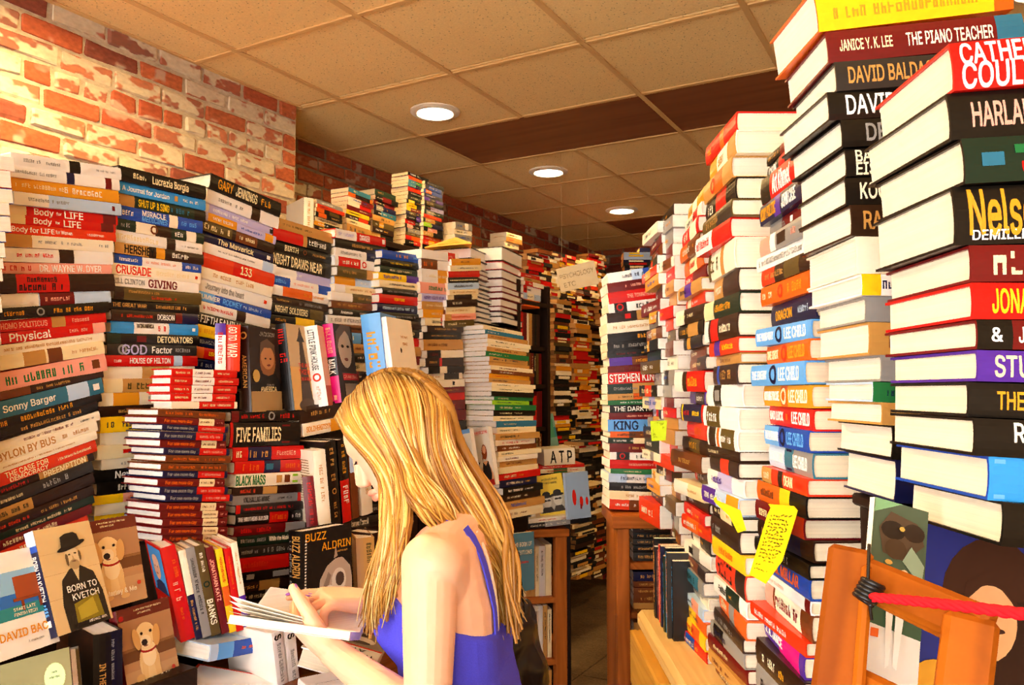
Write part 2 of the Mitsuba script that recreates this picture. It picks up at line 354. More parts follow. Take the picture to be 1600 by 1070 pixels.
class Book:
    pass
def make_book(M, L, W, TH, col, bands=(), texts=(), page=None, kind='hardcover', name=None, label='', group=None, board=None, bulge=None, g=rng, ink_seed=0, prints=None, back_prints=None, matte=False, sub=True):
    """A book in its own axes: x along the spine, y from spine to fore-edge, z from back cover to front cover."""
    hard = kind == 'hardcover'
    c = 0.0026 if hard else 0.0007
    c = min(c, TH * .2)
    b = (min(.065 * TH, .0032) if hard else min(.02 * TH, .001)) if bulge is None else bulge
    na = 6 if hard else 3
    t = np.linspace(0, 1, na)
    arc = np.stack([-b * (1 - (2 * t - 1) ** 2), TH * t], 1)
    outer = np.vstack([[[W, 0]], arc, [[W, TH]]])
    inner = np.stack([np.concatenate([[W], arc[:, 0] + c, [W]]), np.clip(outer[:, 1], c, TH - c)], 1)
    xs = sorted({-L / 2, L / 2, *[-L / 2 + L * q for bd in bands for q in bd[:2]]})
    base = COL[col] if isinstance(col, str) else np.asarray(col, float)
    brd = base if board is None else (COL[board] if isinstance(board, str) else board)
    def band_col(x):
        for a0, a1, cc in bands:
            if -L / 2 + L * a0 <= x <= -L / 2 + L * a1: return COL[cc]
        return base
    V, C = [], []
    def q4(pts, cc):
        V.extend(pts); C.extend([cc] * 4)
    n = len(outer)
    for k in range(n - 1):
        (y0, z0), (y1, z1) = outer[k], outer[k + 1]
        spine = 0 < k < n - 2
        cuts = xs if spine else [-L / 2, L / 2]
        for xa, xb in zip(cuts[:-1], cuts[1:]):
            cc = band_col((xa + xb) / 2) if spine else brd
            q4([(xa, y0, z0), (xa, y1, z1), (xb, y1, z1), (xb, y0, z0)], cc)
        (v0, w0), (v1, w1) = inner[k], inner[k + 1]
        q4([(-L / 2, v0, w0), (L / 2, v0, w0), (L / 2, v1, w1), (-L / 2, v1, w1)], brd * .9)
        q4([(-L / 2, y0, z0), (-L / 2, v0, w0), (-L / 2, v1, w1), (-L / 2, y1, z1)], brd)
        q4([(L / 2, y0, z0), (L / 2, y1, z1), (L / 2, v1, w1), (L / 2, v0, w0)], brd)
    for k in (0, n - 1):
        (y0, z0), (v0, w0) = outer[k], inner[k]
        p = [(-L / 2, y0, z0), (L / 2, y0, z0), (L / 2, v0, w0), (-L / 2, v0, w0)]
        q4(p if k == 0 else p[::-1], brd)
    V = np.array(V, float); V[:, 0] = V[:, 0]
    F = np.arange(len(V)).reshape(-1, 4)
    F = np.vstack([F[:, [0, 2, 1]], F[:, [0, 3, 2]]])
    key = thing(name or ('hardcover_book' if hard else 'paperback_book'), label, 'book', group)
    put(key + '__cover', (xf(M, V), F), 'mat_matte' if matte else 'mat_jacket', color=np.array(C))
    # the page block follows the rounded spine
    ix = L / 2 - (.0032 if hard else .0004)
    fy = W - (.0045 if hard else .0005)
    pr = np.vstack([np.stack([arc[:, 0] + c + .0006, np.clip(arc[:, 1], c + .0001, TH - c - .0001)], 1), [[fy, TH - c - .0001]], [[fy, c + .0001]]])
    m = len(pr)
    PV, PF, UV = [], [], []
    for s in (-1, 1):
        cen = len(PV)
        PV.append((s * ix, W * .5, TH / 2)); UV.append(TH / 2)
        for y, z in pr:
            PV.append((s * ix, y, z)); UV.append(z)
        for k in range(m):
            a_, b_ = cen + 1 + k, cen + 1 + (k + 1) % m
            PF.append((cen, a_, b_) if s > 0 else (cen, b_, a_))
    for k in range(m):
        k2 = (k + 1) % m
        o = len(PV)
        PV += [(-ix, *pr[k]), (ix, *pr[k]), (ix, *pr[k2]), (-ix, *pr[k2])]; UV += [pr[k][1], pr[k][1], pr[k2][1], pr[k2][1]]
        PF += [(o, o + 2, o + 1), (o, o + 3, o + 2)]
    pt = g.choice([.25, .45, .6, .8, .95]) if page is None else page
    sd = g.random() * 3
    put(key + '__page_block', (xf(M, np.array(PV, float)), np.array(PF)), 'mat_pages', uv=np.stack([np.full(len(UV), pt), np.array(UV) + sd], 1))
    # lettering on the spine
    ms, cs = [], []
    for tx, cc, a0, a1, hf, off in texts:
        al = 0.0 if tx.startswith('<') else .5
        tx = tx.lstrip('<')
        lo, hi = -L / 2 + L * a0, -L / 2 + L * a1
        if tx == '~':
            q = scribble(lo, hi, TH * hf, g)
            if q is None: continue
            v, f = q
        elif tx == '#':
            v, f = quad_strip(lo, hi, -TH * hf / 2, TH * hf / 2)
        elif tx == 'o':
            an = np.arange(20) * 2 * np.pi / 20; rr = TH * hf / 2
            v = np.vstack([np.stack([(lo + hi) / 2 + rr * np.cos(an), rr * np.sin(an), an * 0 + 1], 1), np.stack([(lo + hi) / 2 + .6 * rr * np.cos(an), .6 * rr * np.sin(an), an * 0 + 1], 1)])
            f = np.array([[k, (k + 1) % 20, 20 + (k + 1) % 20] for k in range(20)] + [[k, 20 + (k + 1) % 20, 20 + k] for k in range(20)])
        else:
            v, f = lettering(tx, lo, hi, TH * hf, align=al)
            if hf > .38 and TH > .024:
                v, f = trimesh.remesh.subdivide_to_size(v * [1, 1, .0002], f, max_edge=max(TH * hf / 3, .006), max_iter=8); v = v * [1, 1, 5000]
        z = TH / 2 + v[:, 1] + off * TH
        y = -b * (1 - (2 * z / TH - 1) ** 2)
        ms.append((np.stack([v[:, 0], y - .0002 - .0005 * v[:, 2], z], 1), f)); cs.append(np.tile(COL[cc], (len(v), 1)))
    if ms:
        put(key + '__cover__lettering', (lambda q: (xf(M, q[0]), q[1]))(join(ms)), 'mat_ink', color=np.vstack(cs))
    for plist, top in ((prints, True), (back_prints, False)):
        if not plist: continue
        pm, pc, tm, tc = [], [], [], []
        for lay, (kind_, geo, cc) in enumerate(plist):
            cc = COL[cc] if isinstance(cc, str) and len(cc) == 1 else lin(cc)
            if kind_ == 'text':      # (string, a0, a1, b, height)
                s, a0, a1, bb, hh = geo[:5]
                v, f = lettering(s, a0 * W, a1 * W, hh * L, align=geo[5] if len(geo) > 5 else .5)
                ca, cb_ = v[:, 0], v[:, 1] + bb * L
            else:
                poly = Polygon(geo) if not isinstance(geo, Polygon) else geo
                v2, f = trimesh.creation.triangulate_polygon(poly, engine='earcut')
                ca, cb_ = v2[:, 0] * W, v2[:, 1] * L
            hgt = .00025 + .00022 * (lay + 1)
            if top:
                v3 = np.stack([L / 2 - cb_, ca, np.full(len(ca), TH + hgt)], 1)
            else:
                v3 = np.stack([L / 2 - cb_, W - ca, np.full(len(ca), -hgt)], 1)
            (tm if kind_ == 'text' else pm).append((v3, f)); (tc if kind_ == 'text' else pc).append(np.tile(cc, (len(v3), 1)))
        for nm, a_, b_ in (('cover__picture', pm, pc), ('cover__front_lettering', tm, tc)):
            if a_:
                q = join(a_)
                put(key + '__' + nm, (xf(M, q[0]), q[1]), 'mat_ink', color=np.vstack(b_))
    return key

supports = []
ONES = ['', 'first', 'second', 'third', 'fourth', 'fifth', 'sixth', 'seventh', 'eighth', 'ninth', 'tenth', 'eleventh', 'twelfth', 'thirteenth', 'fourteenth', 'fifteenth', 'sixteenth', 'seventeenth', 'eighteenth', 'nineteenth']
def ordinal(n):
    if n == 1: return 'topmost'
    if n < 20: return ONES[n]
    t = {2: 'twent', 3: 'thirt', 4: 'fort'}[n // 10]
    return t + ('ieth' if n % 10 == 0 else 'y-' + ONES[n % 10])
def parse(line):
    seg = [s.strip() for s in line.strip().split('/')]
    head = seg[0].split()
    v, col, bands, opt = float(head[0]), head[1], [], {}
    for tk in head[2:]:
        if '=' in tk:
            k, q = tk.split('='); opt[k] = float(q)
        else:
            for bd in tk.split(','):
                a, e = bd[1:].split('-')
                bands.append((float(a), float(e), bd[0]))
    texts, said = [], None
    for s in seg[1:]:
        q = s.split(';')
        t = q[0].strip()
        if t.startswith('*'): t = t[1:]; said = t.lstrip('<')
        a, e = (q[2].split('-') if len(q) > 2 and q[2] else ('.08', '.9'))
        texts.append((t, q[1] if len(q) > 1 else 'w', float(a), float(e), float(q[3]) if len(q) > 3 and q[3] else .5, float(q[4]) if len(q) > 4 else 0.0))
    return v, col, bands, texts, said, opt
DARK = set('knbmGdEvBarOgK')
def roll_for(P, X, slope):
    X3 = np.array([X[0], X[1], 0.0])
    best, r0 = 9e9, 0
    for a in np.linspace(-.35, .35, 141):
        q = project(np.array([P - (X3 * math.cos(a) + [0, 0, math.sin(a)]) * .08, P + (X3 * math.cos(a) + [0, 0, math.sin(a)]) * .08]))
        s = (q[1, 1] - q[0, 1]) / (q[1, 0] - q[0, 0] if abs(q[1, 0] - q[0, 0]) > 1e-6 else 1e-6)
        if abs(math.atan(s) - math.atan(slope)) < best: best, r0 = abs(math.atan(s) - math.atan(slope)), a
    return r0
def stack(lines, bottom, where, group, X, plane, corner, u, L=.235, W=.155, slopes=None, vref='c', kind='hardcover', name=None, page=None, jit=.006, yawj=1.5, seed=1, floor_z=None, lj=.008):
    """A pile of lying books. lines: the height in the photograph of each book's top edge, its colour, bands and lettering, from the top down; bottom: the last one's lower edge.
    X: the spines' direction, left to right; corner s0, s1: which end of the spine the pixels u (top, bottom of the pile) mark; plane (normal, offset): where that corner stands."""
    g = random.Random(seed)
    es = [parse(l) for l in lines.strip().splitlines() if l.strip()]
    vs = [e[0] for e in es] + [bottom]
    X = np.array(X, float); X /= np.linalg.norm(X)
    n = len(es)
    ends = {'s0': -.5, 's1': .5, 'f1': .5, 'f0': -.5}[corner]
    zs = []
    us = np.interp(vs, [vs[0], vs[-1]], u)
    for uu, v in zip(us, vs):
        P = on_plane(uu, v, *plane)
        if vref == 'c' and corner[0] == 's': P[:2] -= ends * L * X
        zs.append(z_at(P[0], P[1], v))
    if floor_z is not None: zs[-1] = floor_z
    out = []
    for k, (v, col, bands, texts, said, opt) in enumerate(es):
        z0, z1 = zs[k + 1], zs[k]
        th = max(z1 - z0 - .0006, .006)
        uu = us[k] + opt.get('u', 0)
        P = on_plane(uu, (vs[k] + vs[k + 1]) / 2, *plane)
        ll = L + g.uniform(-lj, lj) + opt.get('L', 0)
        ww = W + g.uniform(-.006, .006)
        ya = math.radians(g.uniform(-yawj, yawj) + opt.get('yaw', 0))
        Xk = np.array([X[0] * math.cos(ya) - X[1] * math.sin(ya), X[0] * math.sin(ya) + X[1] * math.cos(ya), 0])
        Yk = np.array([-Xk[1], Xk[0], 0])
        ctr = np.array([P[0], P[1], 0])
        if corner[0] == 'f': ctr = ctr - Yk * ww
        ctr = ctr - ends * ll * Xk + Xk * g.uniform(-jit, jit) + Yk * g.uniform(-jit, jit) * .7
        ctr[2] = (z0 + z1) / 2
        ro = math.radians(g.uniform(-.5, .5))
        if slopes is not None:
            s = np.interp((vs[k] + vs[k + 1]) / 2, np.linspace(vs[0], vs[-1], len(slopes)), slopes)
            ro = roll_for(ctr, Xk, s)
        ro += math.radians(opt.get('roll', 0))
        Xr = Xk * math.cos(ro) + np.array([0, 0, math.sin(ro)])
        Zr = np.cross(Xr, Yk)
        M = frame(Xr, Yk, Zr, ctr - Zr * th / 2)
        if vref != 'c' and slopes is not None: M[2, 3] += math.sin(ro) * (-ends * ll)
        if not texts and g.random() < .93:
            cc = g.choice('wic') if col in DARK else g.choice('kmEn' if g.random() < .75 else 'rb')
            a = g.uniform(.06, .2); e = a + g.uniform(.25, .45)
            texts = [('~', cc, a, e, g.uniform(.28, .45), 0)]
            if g.random() < .6: texts.append(('~', g.choice([cc, cc, 'Y']), e + .06, min(e + g.uniform(.15, .3), .95), g.uniform(.2, .32), 0))
        bname = PAL[col][0]
        if bands:
            wide = max(bands, key=lambda q: q[1] - q[0])
            bname = f'{bname} and {PAL[wide[2]][0]}' if wide[2] != col else bname
        nw = lambda q: len(re.findall(r"[A-Za-z0-9']+", q))
        kd = "hardcover" if kind == "hardcover" else "paperback"
        lab = f'{bname} {kd}'
        tail = f', {ordinal(k + 1)} from top of the {where}' if k else f', topmost of the {where}'
        if nw(lab + tail) > 16: lab = f'{PAL[col][0]} {kd}'
        if said and nw(lab + tail) + 1 + nw(said) <= 16: lab += f' lettered {said}'
        out.append(make_book(M, ll, ww, th, col, bands, texts, page=opt.get('pg', page), kind=kind, name=name, label=lab + tail, group=group, g=g))
    supports.append((us[-1], on_plane(us[-1], bottom, *plane), X, ends, L, W, corner, zs[-1], where))
    return out
def many(v0, v1, th, cols, g, kindbands=.45):
    out, v = [], v0
    while v < v1 - th * .7:
        c = g.choice(cols)
        b = ''
        if g.random() < kindbands:
            a = g.uniform(.0, .6); b = f' {g.choice(cols)}{a:.2f}-{a + g.uniform(.15, .38):.2f}'
        out.append(f'{v:.1f} {c}{b}')
        v += th * g.uniform(.75, 1.3)
    return '\n'.join(out)

# ---- left-hand stacks along the brick wall ---------------------------------------------------
WALLN = RV                      # planes parallel to the brick wall: RV . p = -D
def wp(D): return (WALLN, -D)
GL2, GL, GR = 'paperbacks stacked along the brick wall', 'hardcovers stacked along the brick wall', 'hardcovers stacked on the right-hand shelf'
D1 = 1.6
stack("""
251 w k.5-.6 /~;e;.1-.42;.3 /~;e;.75-.95;.2
270 w n.5-.57,m.86-.92 /~;e;.05-.45;.3
288 Y /~;c;.1-.5;.35 /~;i;.5-.85;.5
308 L w.0-.3 /~;e;.12-.5;.3 /#;m;.9-.93;.4
327 r c.0-.2,m.86-.98 /*Body;w;.26-.42;.62 /for;w;.43-.5;.3 /LIFE;w;.51-.68;.72
342 r c.0-.2,m.86-.98 /*Body;w;.26-.42;.62 /for;w;.43-.5;.3 /LIFE;w;.51-.68;.72
356 O /Body for LIFE;w;.06-.42;.5 /for Women;w;.43-.58;.36 /~;w;.72-.88;.3
371 i t.0-.25 /~;e;.3-.7;.28 /~;e;.85-.95;.3
390 w d.5-.63,t.53-.61 /~;r;.12-.45;.32
411 p w.0-.05 /~;r;.05-.3;.5 /*DR. WAYNE W. DYER;w;.36-.9;.62
428 d r.14-.58 /~;k;.16-.56;.4;-.2 /~;k;.2-.5;.3;.2
456 L w.0-.35,m.36-.66 /~;p;.38-.64;.34
477 k /~;Y;.1-.3;.4 /o;e;.34-.44;.7 /~;Y;.5-.86;.42
495 r t.5-.62 /*HOMO POLITICUS;p;.08-.46;.5 /~;p;.68-.85;.4
512 r w.0-.08,p.88-1 /*Physical;w;.14-.5;.7 /~;p;.66-.84;.36
529 i /~;t;.1-.9;.34
545 c t.3-.48,B.5-.62 /~;t;.66-.94;.3
567 p /~;g;.1-.8;.5 /#;B;.86-.93;.5
596 d B.0-.35 /~;t;.4-.7;.35
609 a L.66-.86 /*Sonny Barger;w;.1-.55;.4 /#;w;.9-.96;.4
635 k /~;Y;.1-.75;.5
652 k /~;t;.3-.85;.42
668 i /~;n;.02-.2;.6 /~;m;.3-.75;.3 /~;E;.8-.95;.25
684 i /*BABYLON BY BUS;t;.06-.62;.62 /~;t;.68-.92;.4
703 i /~;t;.2-.8;.2
717 O /*THE CASE FOR;c;.2-.56;.4;.22 /DEMOCRACY;c;.22-.56;.36;-.24 /~;c;.64-.95;.24
737 d t.5-.94 /~;r;.16-.46;.4 /*PREEMPTION;c;.54-.92;.6
753 E /~;c;.1-.4;.3 /~;e;.56-.78;.55
772 d t.14-.44 /~;k;.16-.42;.4
791 d /~;O;.1-.4;.35 /~;t;.5-.85;.35
808 G /~;c;.3-.8;.4
822 m /~;c;.2-.7;.5
838 O /~;c;.2-.8;.5
""", 862, 'leftmost wall stack', GL, DV, wp(D1), 's1', (190, 140), L=.238, slopes=(.15, .1, -.03, -.16, -.3, -.4, -.42), seed=11)
stack("""
276 k /~;c;.15-.3;.4 /*Lucrezia Borgia;c;.36-.78;.5
298 s /*A Journal for Jordan;w;.05-.56;.42 /#;t;.62-.66;.5 /~;w;.72-.92;.3
315 G t.02-.18,k.86-1 /*SHUT UP;y;.22-.4;.6 /& SING;y;.42-.56;.6 /~;a;.58-.84;.5
333 b i.6-.7 /~;w;.06-.22;.4 /*MIRACLE;w;.3-.56;.4;.2 /MEDICINES;S;.3-.58;.38;-.22 /~;S;.74-.94;.4
353 i G.0-.2,d.42-.6,G.6-.78,G.9-1 /~;e;.04-.16;.4 /o;B;.36-.44;.8 /~;w;.64-.76;.5
370 w d.58-.68 /~;c;.05-.5;.5 /~;e;.75-.95;.2
388 d t.0-.36,Y.44-.54,d.56-1 /*HERSHEY;k;.1-.42;.72 /~;w;.62-.84;.5
405 w b.0-.3,b.76-1 /~;w;.05-.27;.4 /~;p;.34-.7;.34 /~;w;.8-.96;.4
419 i /*CRUSADE;O;.05-.42;.74 /~;c;.48-.86;.44 /#;O;.93-.96;.3
436 w /BILL CLINTON;e;.06-.38;.46 /*GIVING;m;.42-.74;.72
453 K d.0-.1 /~;t;.15-.5;.25;.2 /~;O;.4-.7;.25;-.2
472 k /*THE GREAT WAR;t;.05-.4;.4 /~;t;.5-.86;.4
487 d n.8-1,m.72-.8 /~;O;.1-.46;.3 /*DOBSON;w;.5-.7;.5
504 s w.24-.64 /*EATING AMERICA;d;.27-.46;.34;.18 /~;O;.48-.62;.5 /#;w;.92-.96;.3
522 k G.0-.14 /#;m;.3-.4;.6 /*DETONATORS;c;.52-.92;.6
538 E /o;e;.1-.2;.9 /*GOD;l;.12-.44;.86 /Factor;w;.47-.7;.6 /~;e;.74-.94;.4
555 r L.72-.82 /~;w;.08-.18;.3 /*HOUSE OF HILTON;w;.24-.68;.5
572 i t.4-.7 /~;t;.42-.66;.4
591 t c.0-.2 /~;K;.25-.85;.6
612 i Y.14-.4 /~;e;.46-.9;.4
632 d /~;t;.2-.75;.36
648 y
672 i /~;t;.3-.8;.2
691 c /#;r;.25-.6;.3 /~;r;.26-.56;.2
712 i /~;e;.2-.7;.3
728 k /*New;w;.2-.4;.6 /~;w;.45-.8;.4
746 k /~;w;.2-.8;.5
766 p y.0-.3 /~;o;.35-.8;.4
780 i /~;k;.3-.7;.6
797 L y.0-.3,y.6-.8
812 d /~;t;.3-.7;.5
830 m
""", 858, 'second wall stack from left', GL, DV, wp(D1 + .02), 's1', (322, 288), L=.236, slopes=(.24, .17, .07, 0, -.06, -.12, -.14), seed=12)
stack("""
294 k /*GARY;Y;.1-.3;.6 /JENNINGS;c;.34-.64;.7 /~;Y;.7-.85;.5
317 w d.6-.72 /~;e;.15-.5;.3
337 l w.0-.1 /~;w;.15-.6;.4 /#;E;.9-.96;.5
350 l Y.06-.44,Y.84-.96 /~;w;.12-.4;.4 /~;b;.5-.8;.3
363 d K.0-.4,B.45-.75 /~;c;.04-.4;.6 /~;c;.5-.72;.4
379 n /*The Maverick;c;.22-.72;.5 /#;w;.9-.95;.4
395 w L.8-.95 /~;e;.2-.7;.18
411 O r.4-.62 /133;c;.5-.66;.6
432 i /~;t;.2-.75;.4
449 w /*Journey into the heart;e;.1-.6;.46 /#;O;.88-.92;.3
469 b S.0-.26 /*SUMMER;w;.06-.32;.5 /RODNEY;S;.36-.6;.6 /~;L;.62-.9;.4
483 w d.54-.66 /~;r;.12-.5;.34
500 k /THE;w;.02-.08;.4 /*FIFTH FAMILY;w;.1-.6;.66
517 y /~;Y;.1-.5;.4
535 n /~;e;.1-.6;.4
550 r o.0-.14 /~;y;.2-.8;.4
567 n /~;e;.1-.5;.4
584 k
""", 604, 'third wall stack from left', GL, DV, wp(D1 + .04), 's1', (436, 412), L=.246, slopes=(.44, .36, .3, .27, .2, .1), seed=13)
stack("""
352 t /~;K;.1-.6;.2
368 k r.0-.5,t.5-.57 /~;w;.6-.92;.5
386 k /*BIRTH;c;.2-.42;.5 /o;B;.5-.56;.5 /~;t;.64-.9;.3
402 k E.9-1 /*NIGHT DRAWS NEAR;c;.06-.84;.66
425 l w.0-.4 /~;w;.1-.5;.3
439 w b.0-.3,b.78-1 /~;S;.04-.28;.5 /~;p;.36-.7;.3
453 w o.2-.7 /~;Y;.55-.9;.3
468 d /~;t;.1-.4;.3 /~;e;.5-.9;.4
480 k K.66-.9 /*NIGHT SOLDIERS;c;.08-.62;.6
496 y k.0-.42,k.74-1 /~;Y;.1-.36;.3
512 d
530 t
""", 548, 'fourth wall stack from left', GL, DV, wp(D1 + .05), 's1', (518, 510), L=.238, slopes=(.3, .24, .18, .1), seed=14)
stack("""
365 r w.0-.4 /~;l;.05-.36;.4 /*DANGER;w;.46-.66;.6 /#;w;.92-.98;.5
379 k /~;t;.3-.7;.4
393 w n.6-1 /~;e;.1-.5;.4 /~;e;.68-.9;.3
406 w r.06-.48 /~;i;.1-.44;.4 /o;r;.52-.58;.7
421 K t.6-.9 /~;t;.1-.4;.3
436 L Y.0-.4 /~;w;.5-.9;.3
448 c w.0-.2 /~;t;.3-.9;.3
460 w K.4-.9 /~;t;.5-.85;.3
473 B /~;t;.1-.6;.4
484 k /*Anderson;w;.1-.42;.4 /~;w;.5-.8;.3
495 w /~;e;.05-.7;.5
508 B /~;k;.3-.6;.3
520 k S.3-.6
537 t k.1-.4
552 k
566 c /~;k;.1-.6;.4
580 d m.2-.6
""", 596, 'fifth wall stack from left', GL, DV, wp(D1 + .03), 's1', (605, 590), L=.235, slopes=(.2, .14, .06, .02), seed=15)
stack("""
395 b /~;Y;.3-.6;.4 /~;S;.7-.9;.3
408 k /~;y;.2-.7;.3
419 G /~;c;.2-.7;.3
430 y v.6-.9 /~;v;.1-.5;.5
441 c /~;k;.2-.8;.3
452 k /~;e;.1-.8;.3
462 r /*FORTUNE;y;.1-.8;.3
476 n /~;L;.1-.8;.4
489 k /~;e;.2-.8;.3
501 d
514 k /~;c;.4-.8;.4
527 i r.7-1
541 t k.4-.8
556 m
570 i
584 d
""", 600, 'sixth wall stack from left', GL, DV, wp(D1), 's1', (664, 655), L=.232, slopes=(.16, .1, .04, 0), seed=16)
stack("""
393 w r.7-.9 /~;p;.74-.88;.3
407 w B.0-.4 /~;o;.05-.3;.5
422 w Y.4-.8 /~;c;.1-.9;.2
443 p /~;g;.2-.85;.4
460 l v.7-1 /~;v;.05-.6;.5
472 t /~;c;.1-.6;.3
484 Y B.5-1 /~;c;.2-.45;.3
497 c r.42-.78
509 d /~;t;.2-.8;.3
519 k /~;t;.2-.9;.2
530 t /~;B;.1-.6;.3
547 i k.0-.36 /~;m;.06-.3;.4
559 d r.35-.42 /~;t;.1-.3;.3
572 k i.3-.5
583 i E.5-.9 /~;t;.1-.4;.3
593 i /#;k;.66-.72;.5
605 m /~;t;.2-.8;.3
614 r d.0-.1
626 m /~;o;.2-.7;.3
641 b i.1-.2,m.6-1
658 E
""", 674, 'seventh wall stack from left', GL2, DV, wp(D1 - .02), 's1', (718, 728), L=.235, slopes=(.14, .04, -.04, -.08), seed=17, kind='paperback')
stack("""
404 Y /~;B;.3-.6;.2
414 c /~;e;.2-.9;.3
423 r /~;O;.2-.7;.3
433 k /#;c;.05-.95;.15
442 L /~;E;.2-.8;.4
452 c /~;t;.1-.9;.3
460 c d.2-.8
468 d
479 c /~;t;.2-.8;.3
490 p t.0-.2 /~;o;.2-.8;.4
500 K
""", 511, 'short pile beneath the envelope', GL2, DV, wp(D1 - .03), 's1', (752, 742), L=.2, slopes=(-.02, -.05), seed=18, kind='paperback')
stack(many(246, 850, 21, 'wckrbYmn', random.Random(19), .2), 866, 'page-edge stack at the left end', 'paperbacks stacked along the brick wall', -DV, wp(1.50), 'f0', (24, -38), L=.23, W=.15, vref='f', seed=19, kind='paperback', page=.7, yawj=3, slopes=(.12, -.1, -.3))
# columns that turn their page edges to the room
PX = np.array([-math.sin(.33), -math.cos(.33)])
GP = 'page-edge columns in the middle of the wall row'
def plain(vs, cols, g):
    return '\n'.join(f'{v:.0f} {g.choice(cols)}' for v in vs)
gg = random.Random(21)
stack(plain([386, 403, 417, 425, 433, 442, 449, 456, 463, 470, 478, 486, 495, 503], 'kkmdE', gg), 512, 'page-edge column beside the envelope', GP, PX, (np.array([0, 1.0]), 3.0), 'f1', (738, 748), L=.235, W=.16, vref='f', seed=31, page=.9, yawj=2.5)
stack(plain([385, 407, 420, 434, 447, 456, 466, 478, 486, 494], 'mmdkr', gg), 505, 'page-edge column left of the dark bookcase', GP, PX, (np.array([0, 1.0]), 3.12), 'f1', (786, 784), L=.25, W=.165, vref='f', seed=32, page=.85, yawj=2.5)
S10 = [('c', 507), ('a', 514), ('t', 521), ('c', 528), ('c', 535), ('t', 541), ('g', 548), ('t', 556), ('t', 564), ('c', 570), ('B', 577), ('Y', 583), ('t', 590), ('c', 597), ('c', 604), ('k', 611), ('g', 619), ('u', 625), ('g', 632), ('k', 641), ('c', 650), ('a', 658), ('c', 668), ('t', 678), ('i', 688), ('B', 697), ('c', 706), ('i', 714), ('t', 722), ('c', 731), ('r', 741), ('n', 752), ('k', 763), ('d', 774), ('t', 786), ('c', 798)]
stack('\n'.join(f'{v} {c}' for c, v in S10), 812, 'slim column with green spines', 'slim books in the long column', np.array([math.sin(.75), math.cos(.75)]), (np.array([0, 1.0]), 2.85), 's0', (757, 788), L=.215, W=.15, vref='s', slopes=(.2, .05, -.1, -.2), seed=33, page=.9, kind='paperback', yawj=4, jit=.01)

# the pile of small identical red novels
REDV = [575, 588, 601, 614, 627]
RL = ['r', 'r', 'r', 'r', 'w']
stack('\n'.join(f'{v} {c} w.3-.62 /~;m;.34-.58;.3 /~;c;.05-.26;.3 /~;c;.68-.9;.3' if c == 'r' else f'{v} i r.4-.95 /~;c;.45-.9;.4' for v, c in zip(REDV, RL)), 639, 'upper bunch of small red novels', 'small red novels in the front pile', DV, wp(1.45), 's0', (267, 268), L=.172, W=.071, vref='s', slopes=(.03, .0), seed=41, name='small_novel', page=1.0, jit=.003)
rows = [(638, 'B'), (650, 'm'), (662, 'k'), (673, 'k'), (686, 'm'), (699, 'k'), (711, 'B'), (723, 'B'), (735, 'k'), (747, 'm'), (760, 'k'), (773, 'k'), (785, 'm'), (798, 'm'), (810, 'm'), (823, 'm'), (835, 'm')]
L_ = []
for v, c in rows:
    if c == 'k': L_.append(f'{v} n r.52-.95 /For one more day;e;.06-.46;.42 /~;p;.58-.9;.4')
    elif c == 'm': L_.append(f'{v} m c.6-.84 /For one more day;o;.1-.5;.42 /~;B;.62-.82;.3 /~;p;.88-.98;.3')
    else: L_.append(f'{v} B /~;o;.1-.5;.4 /~;o;.58-.9;.4')
stack('\n'.join(L_), 849, 'lower pile of small red novels', 'small red novels in the front pile', DV, wp(1.44), 's0', (252, 255), L=.170, W=.113, vref='s', slopes=(.06, .02, 0, -.01), seed=42, name='small_novel', page=1.0, jit=.009, lj=.002)
# dark stack in the middle, crime titles
GM = 'hardcovers in the dark middle stack'
stack("""
642 k m.0-.1 /~;r;.1-.46;.4 /o;e;.5-.6;.8 /~;r;.68-.9;.5
660 k r.0-.04 /*FIVE FAMILIES;c;.08-.7;.6 /#;m;.72-.84;.8
699 r n.2-.52 /~;c;.04-.16;.5 /~;t;.22-.5;.6 /~;p;.56-.9;.4
721 r n.38-.6 /~;o;.1-.34;.6 /#;a;.4-.5;.5 /~;o;.64-.9;.4
741 i /*BLACK MASS;g;.0-.4;.72 /#;t;.56-.64;.6 /#;B;.68-.76;.6 /#;u;.8-.88;.7
762 d t.4-.6 /~;O;.1-.3;.5
775 e r.92-1 /*VALHALLAS WAKE;k;.14-.5;.55 /~;E;.6-.84;.3
790 E r.0-.06 /~;r;.1-.85;.4
804 k r.46-.74 /*THE BROTHERS BULGER;w;.02-.44;.36 /~;o;.5-.72;.5 /~;w;.8-.95;.4
822 m e.7-1 /~;r;.05-.5;.5
838 G /~;e;.04-.4;.36 /*While the Music Lasts;i;.44-.86;.4
856 E /~;e;.06-.3;.4 /~;e;.36-.9;.5
873 r /~;O;.1-.5;.4
896 k /#;e;.1-.2;.5 /#;e;.45-.7;.6
912 d t.3-.6 /~;t;.1-.3;.4
928 k e.4-.6
944 E
962 d
982 k
""", 1004, 'dark middle stack', GM, DV, wp(1.46), 's0', (362, 372), L=.224, W=.15, vref='s', slopes=(-.02, -.04, -.08, -.14, -.16), seed=43, page=.3)
# flat books between the standing rows
stack("""
637 d /~;t;.2-.6;.3
662 i Y.5-.9 /*SOLZHENITSYN;Y;.05-.5;.4
""", 683, 'flat pair beside the dark middle stack', 'flat books in the standing rows', DV, wp(1.46), 's0', (468, 470), L=.2, W=.14, vref='s', slopes=(-.2, -.2), seed=44)
stack("""
796 k /*THE TENTH PARALLEL;e;.2-.7;.3
812 k /James Carroll;i;.08-.4;.36;.24 /*HOUSE OF WAR;K;.2-.96;.5;-.15
""", 848, 'flat dark pair above the astronaut book', 'flat books in the standing rows', DV, wp(1.42), 's0', (535, 536), L=.225, W=.15, vref='s', slopes=(-.2, -.2), seed=45)

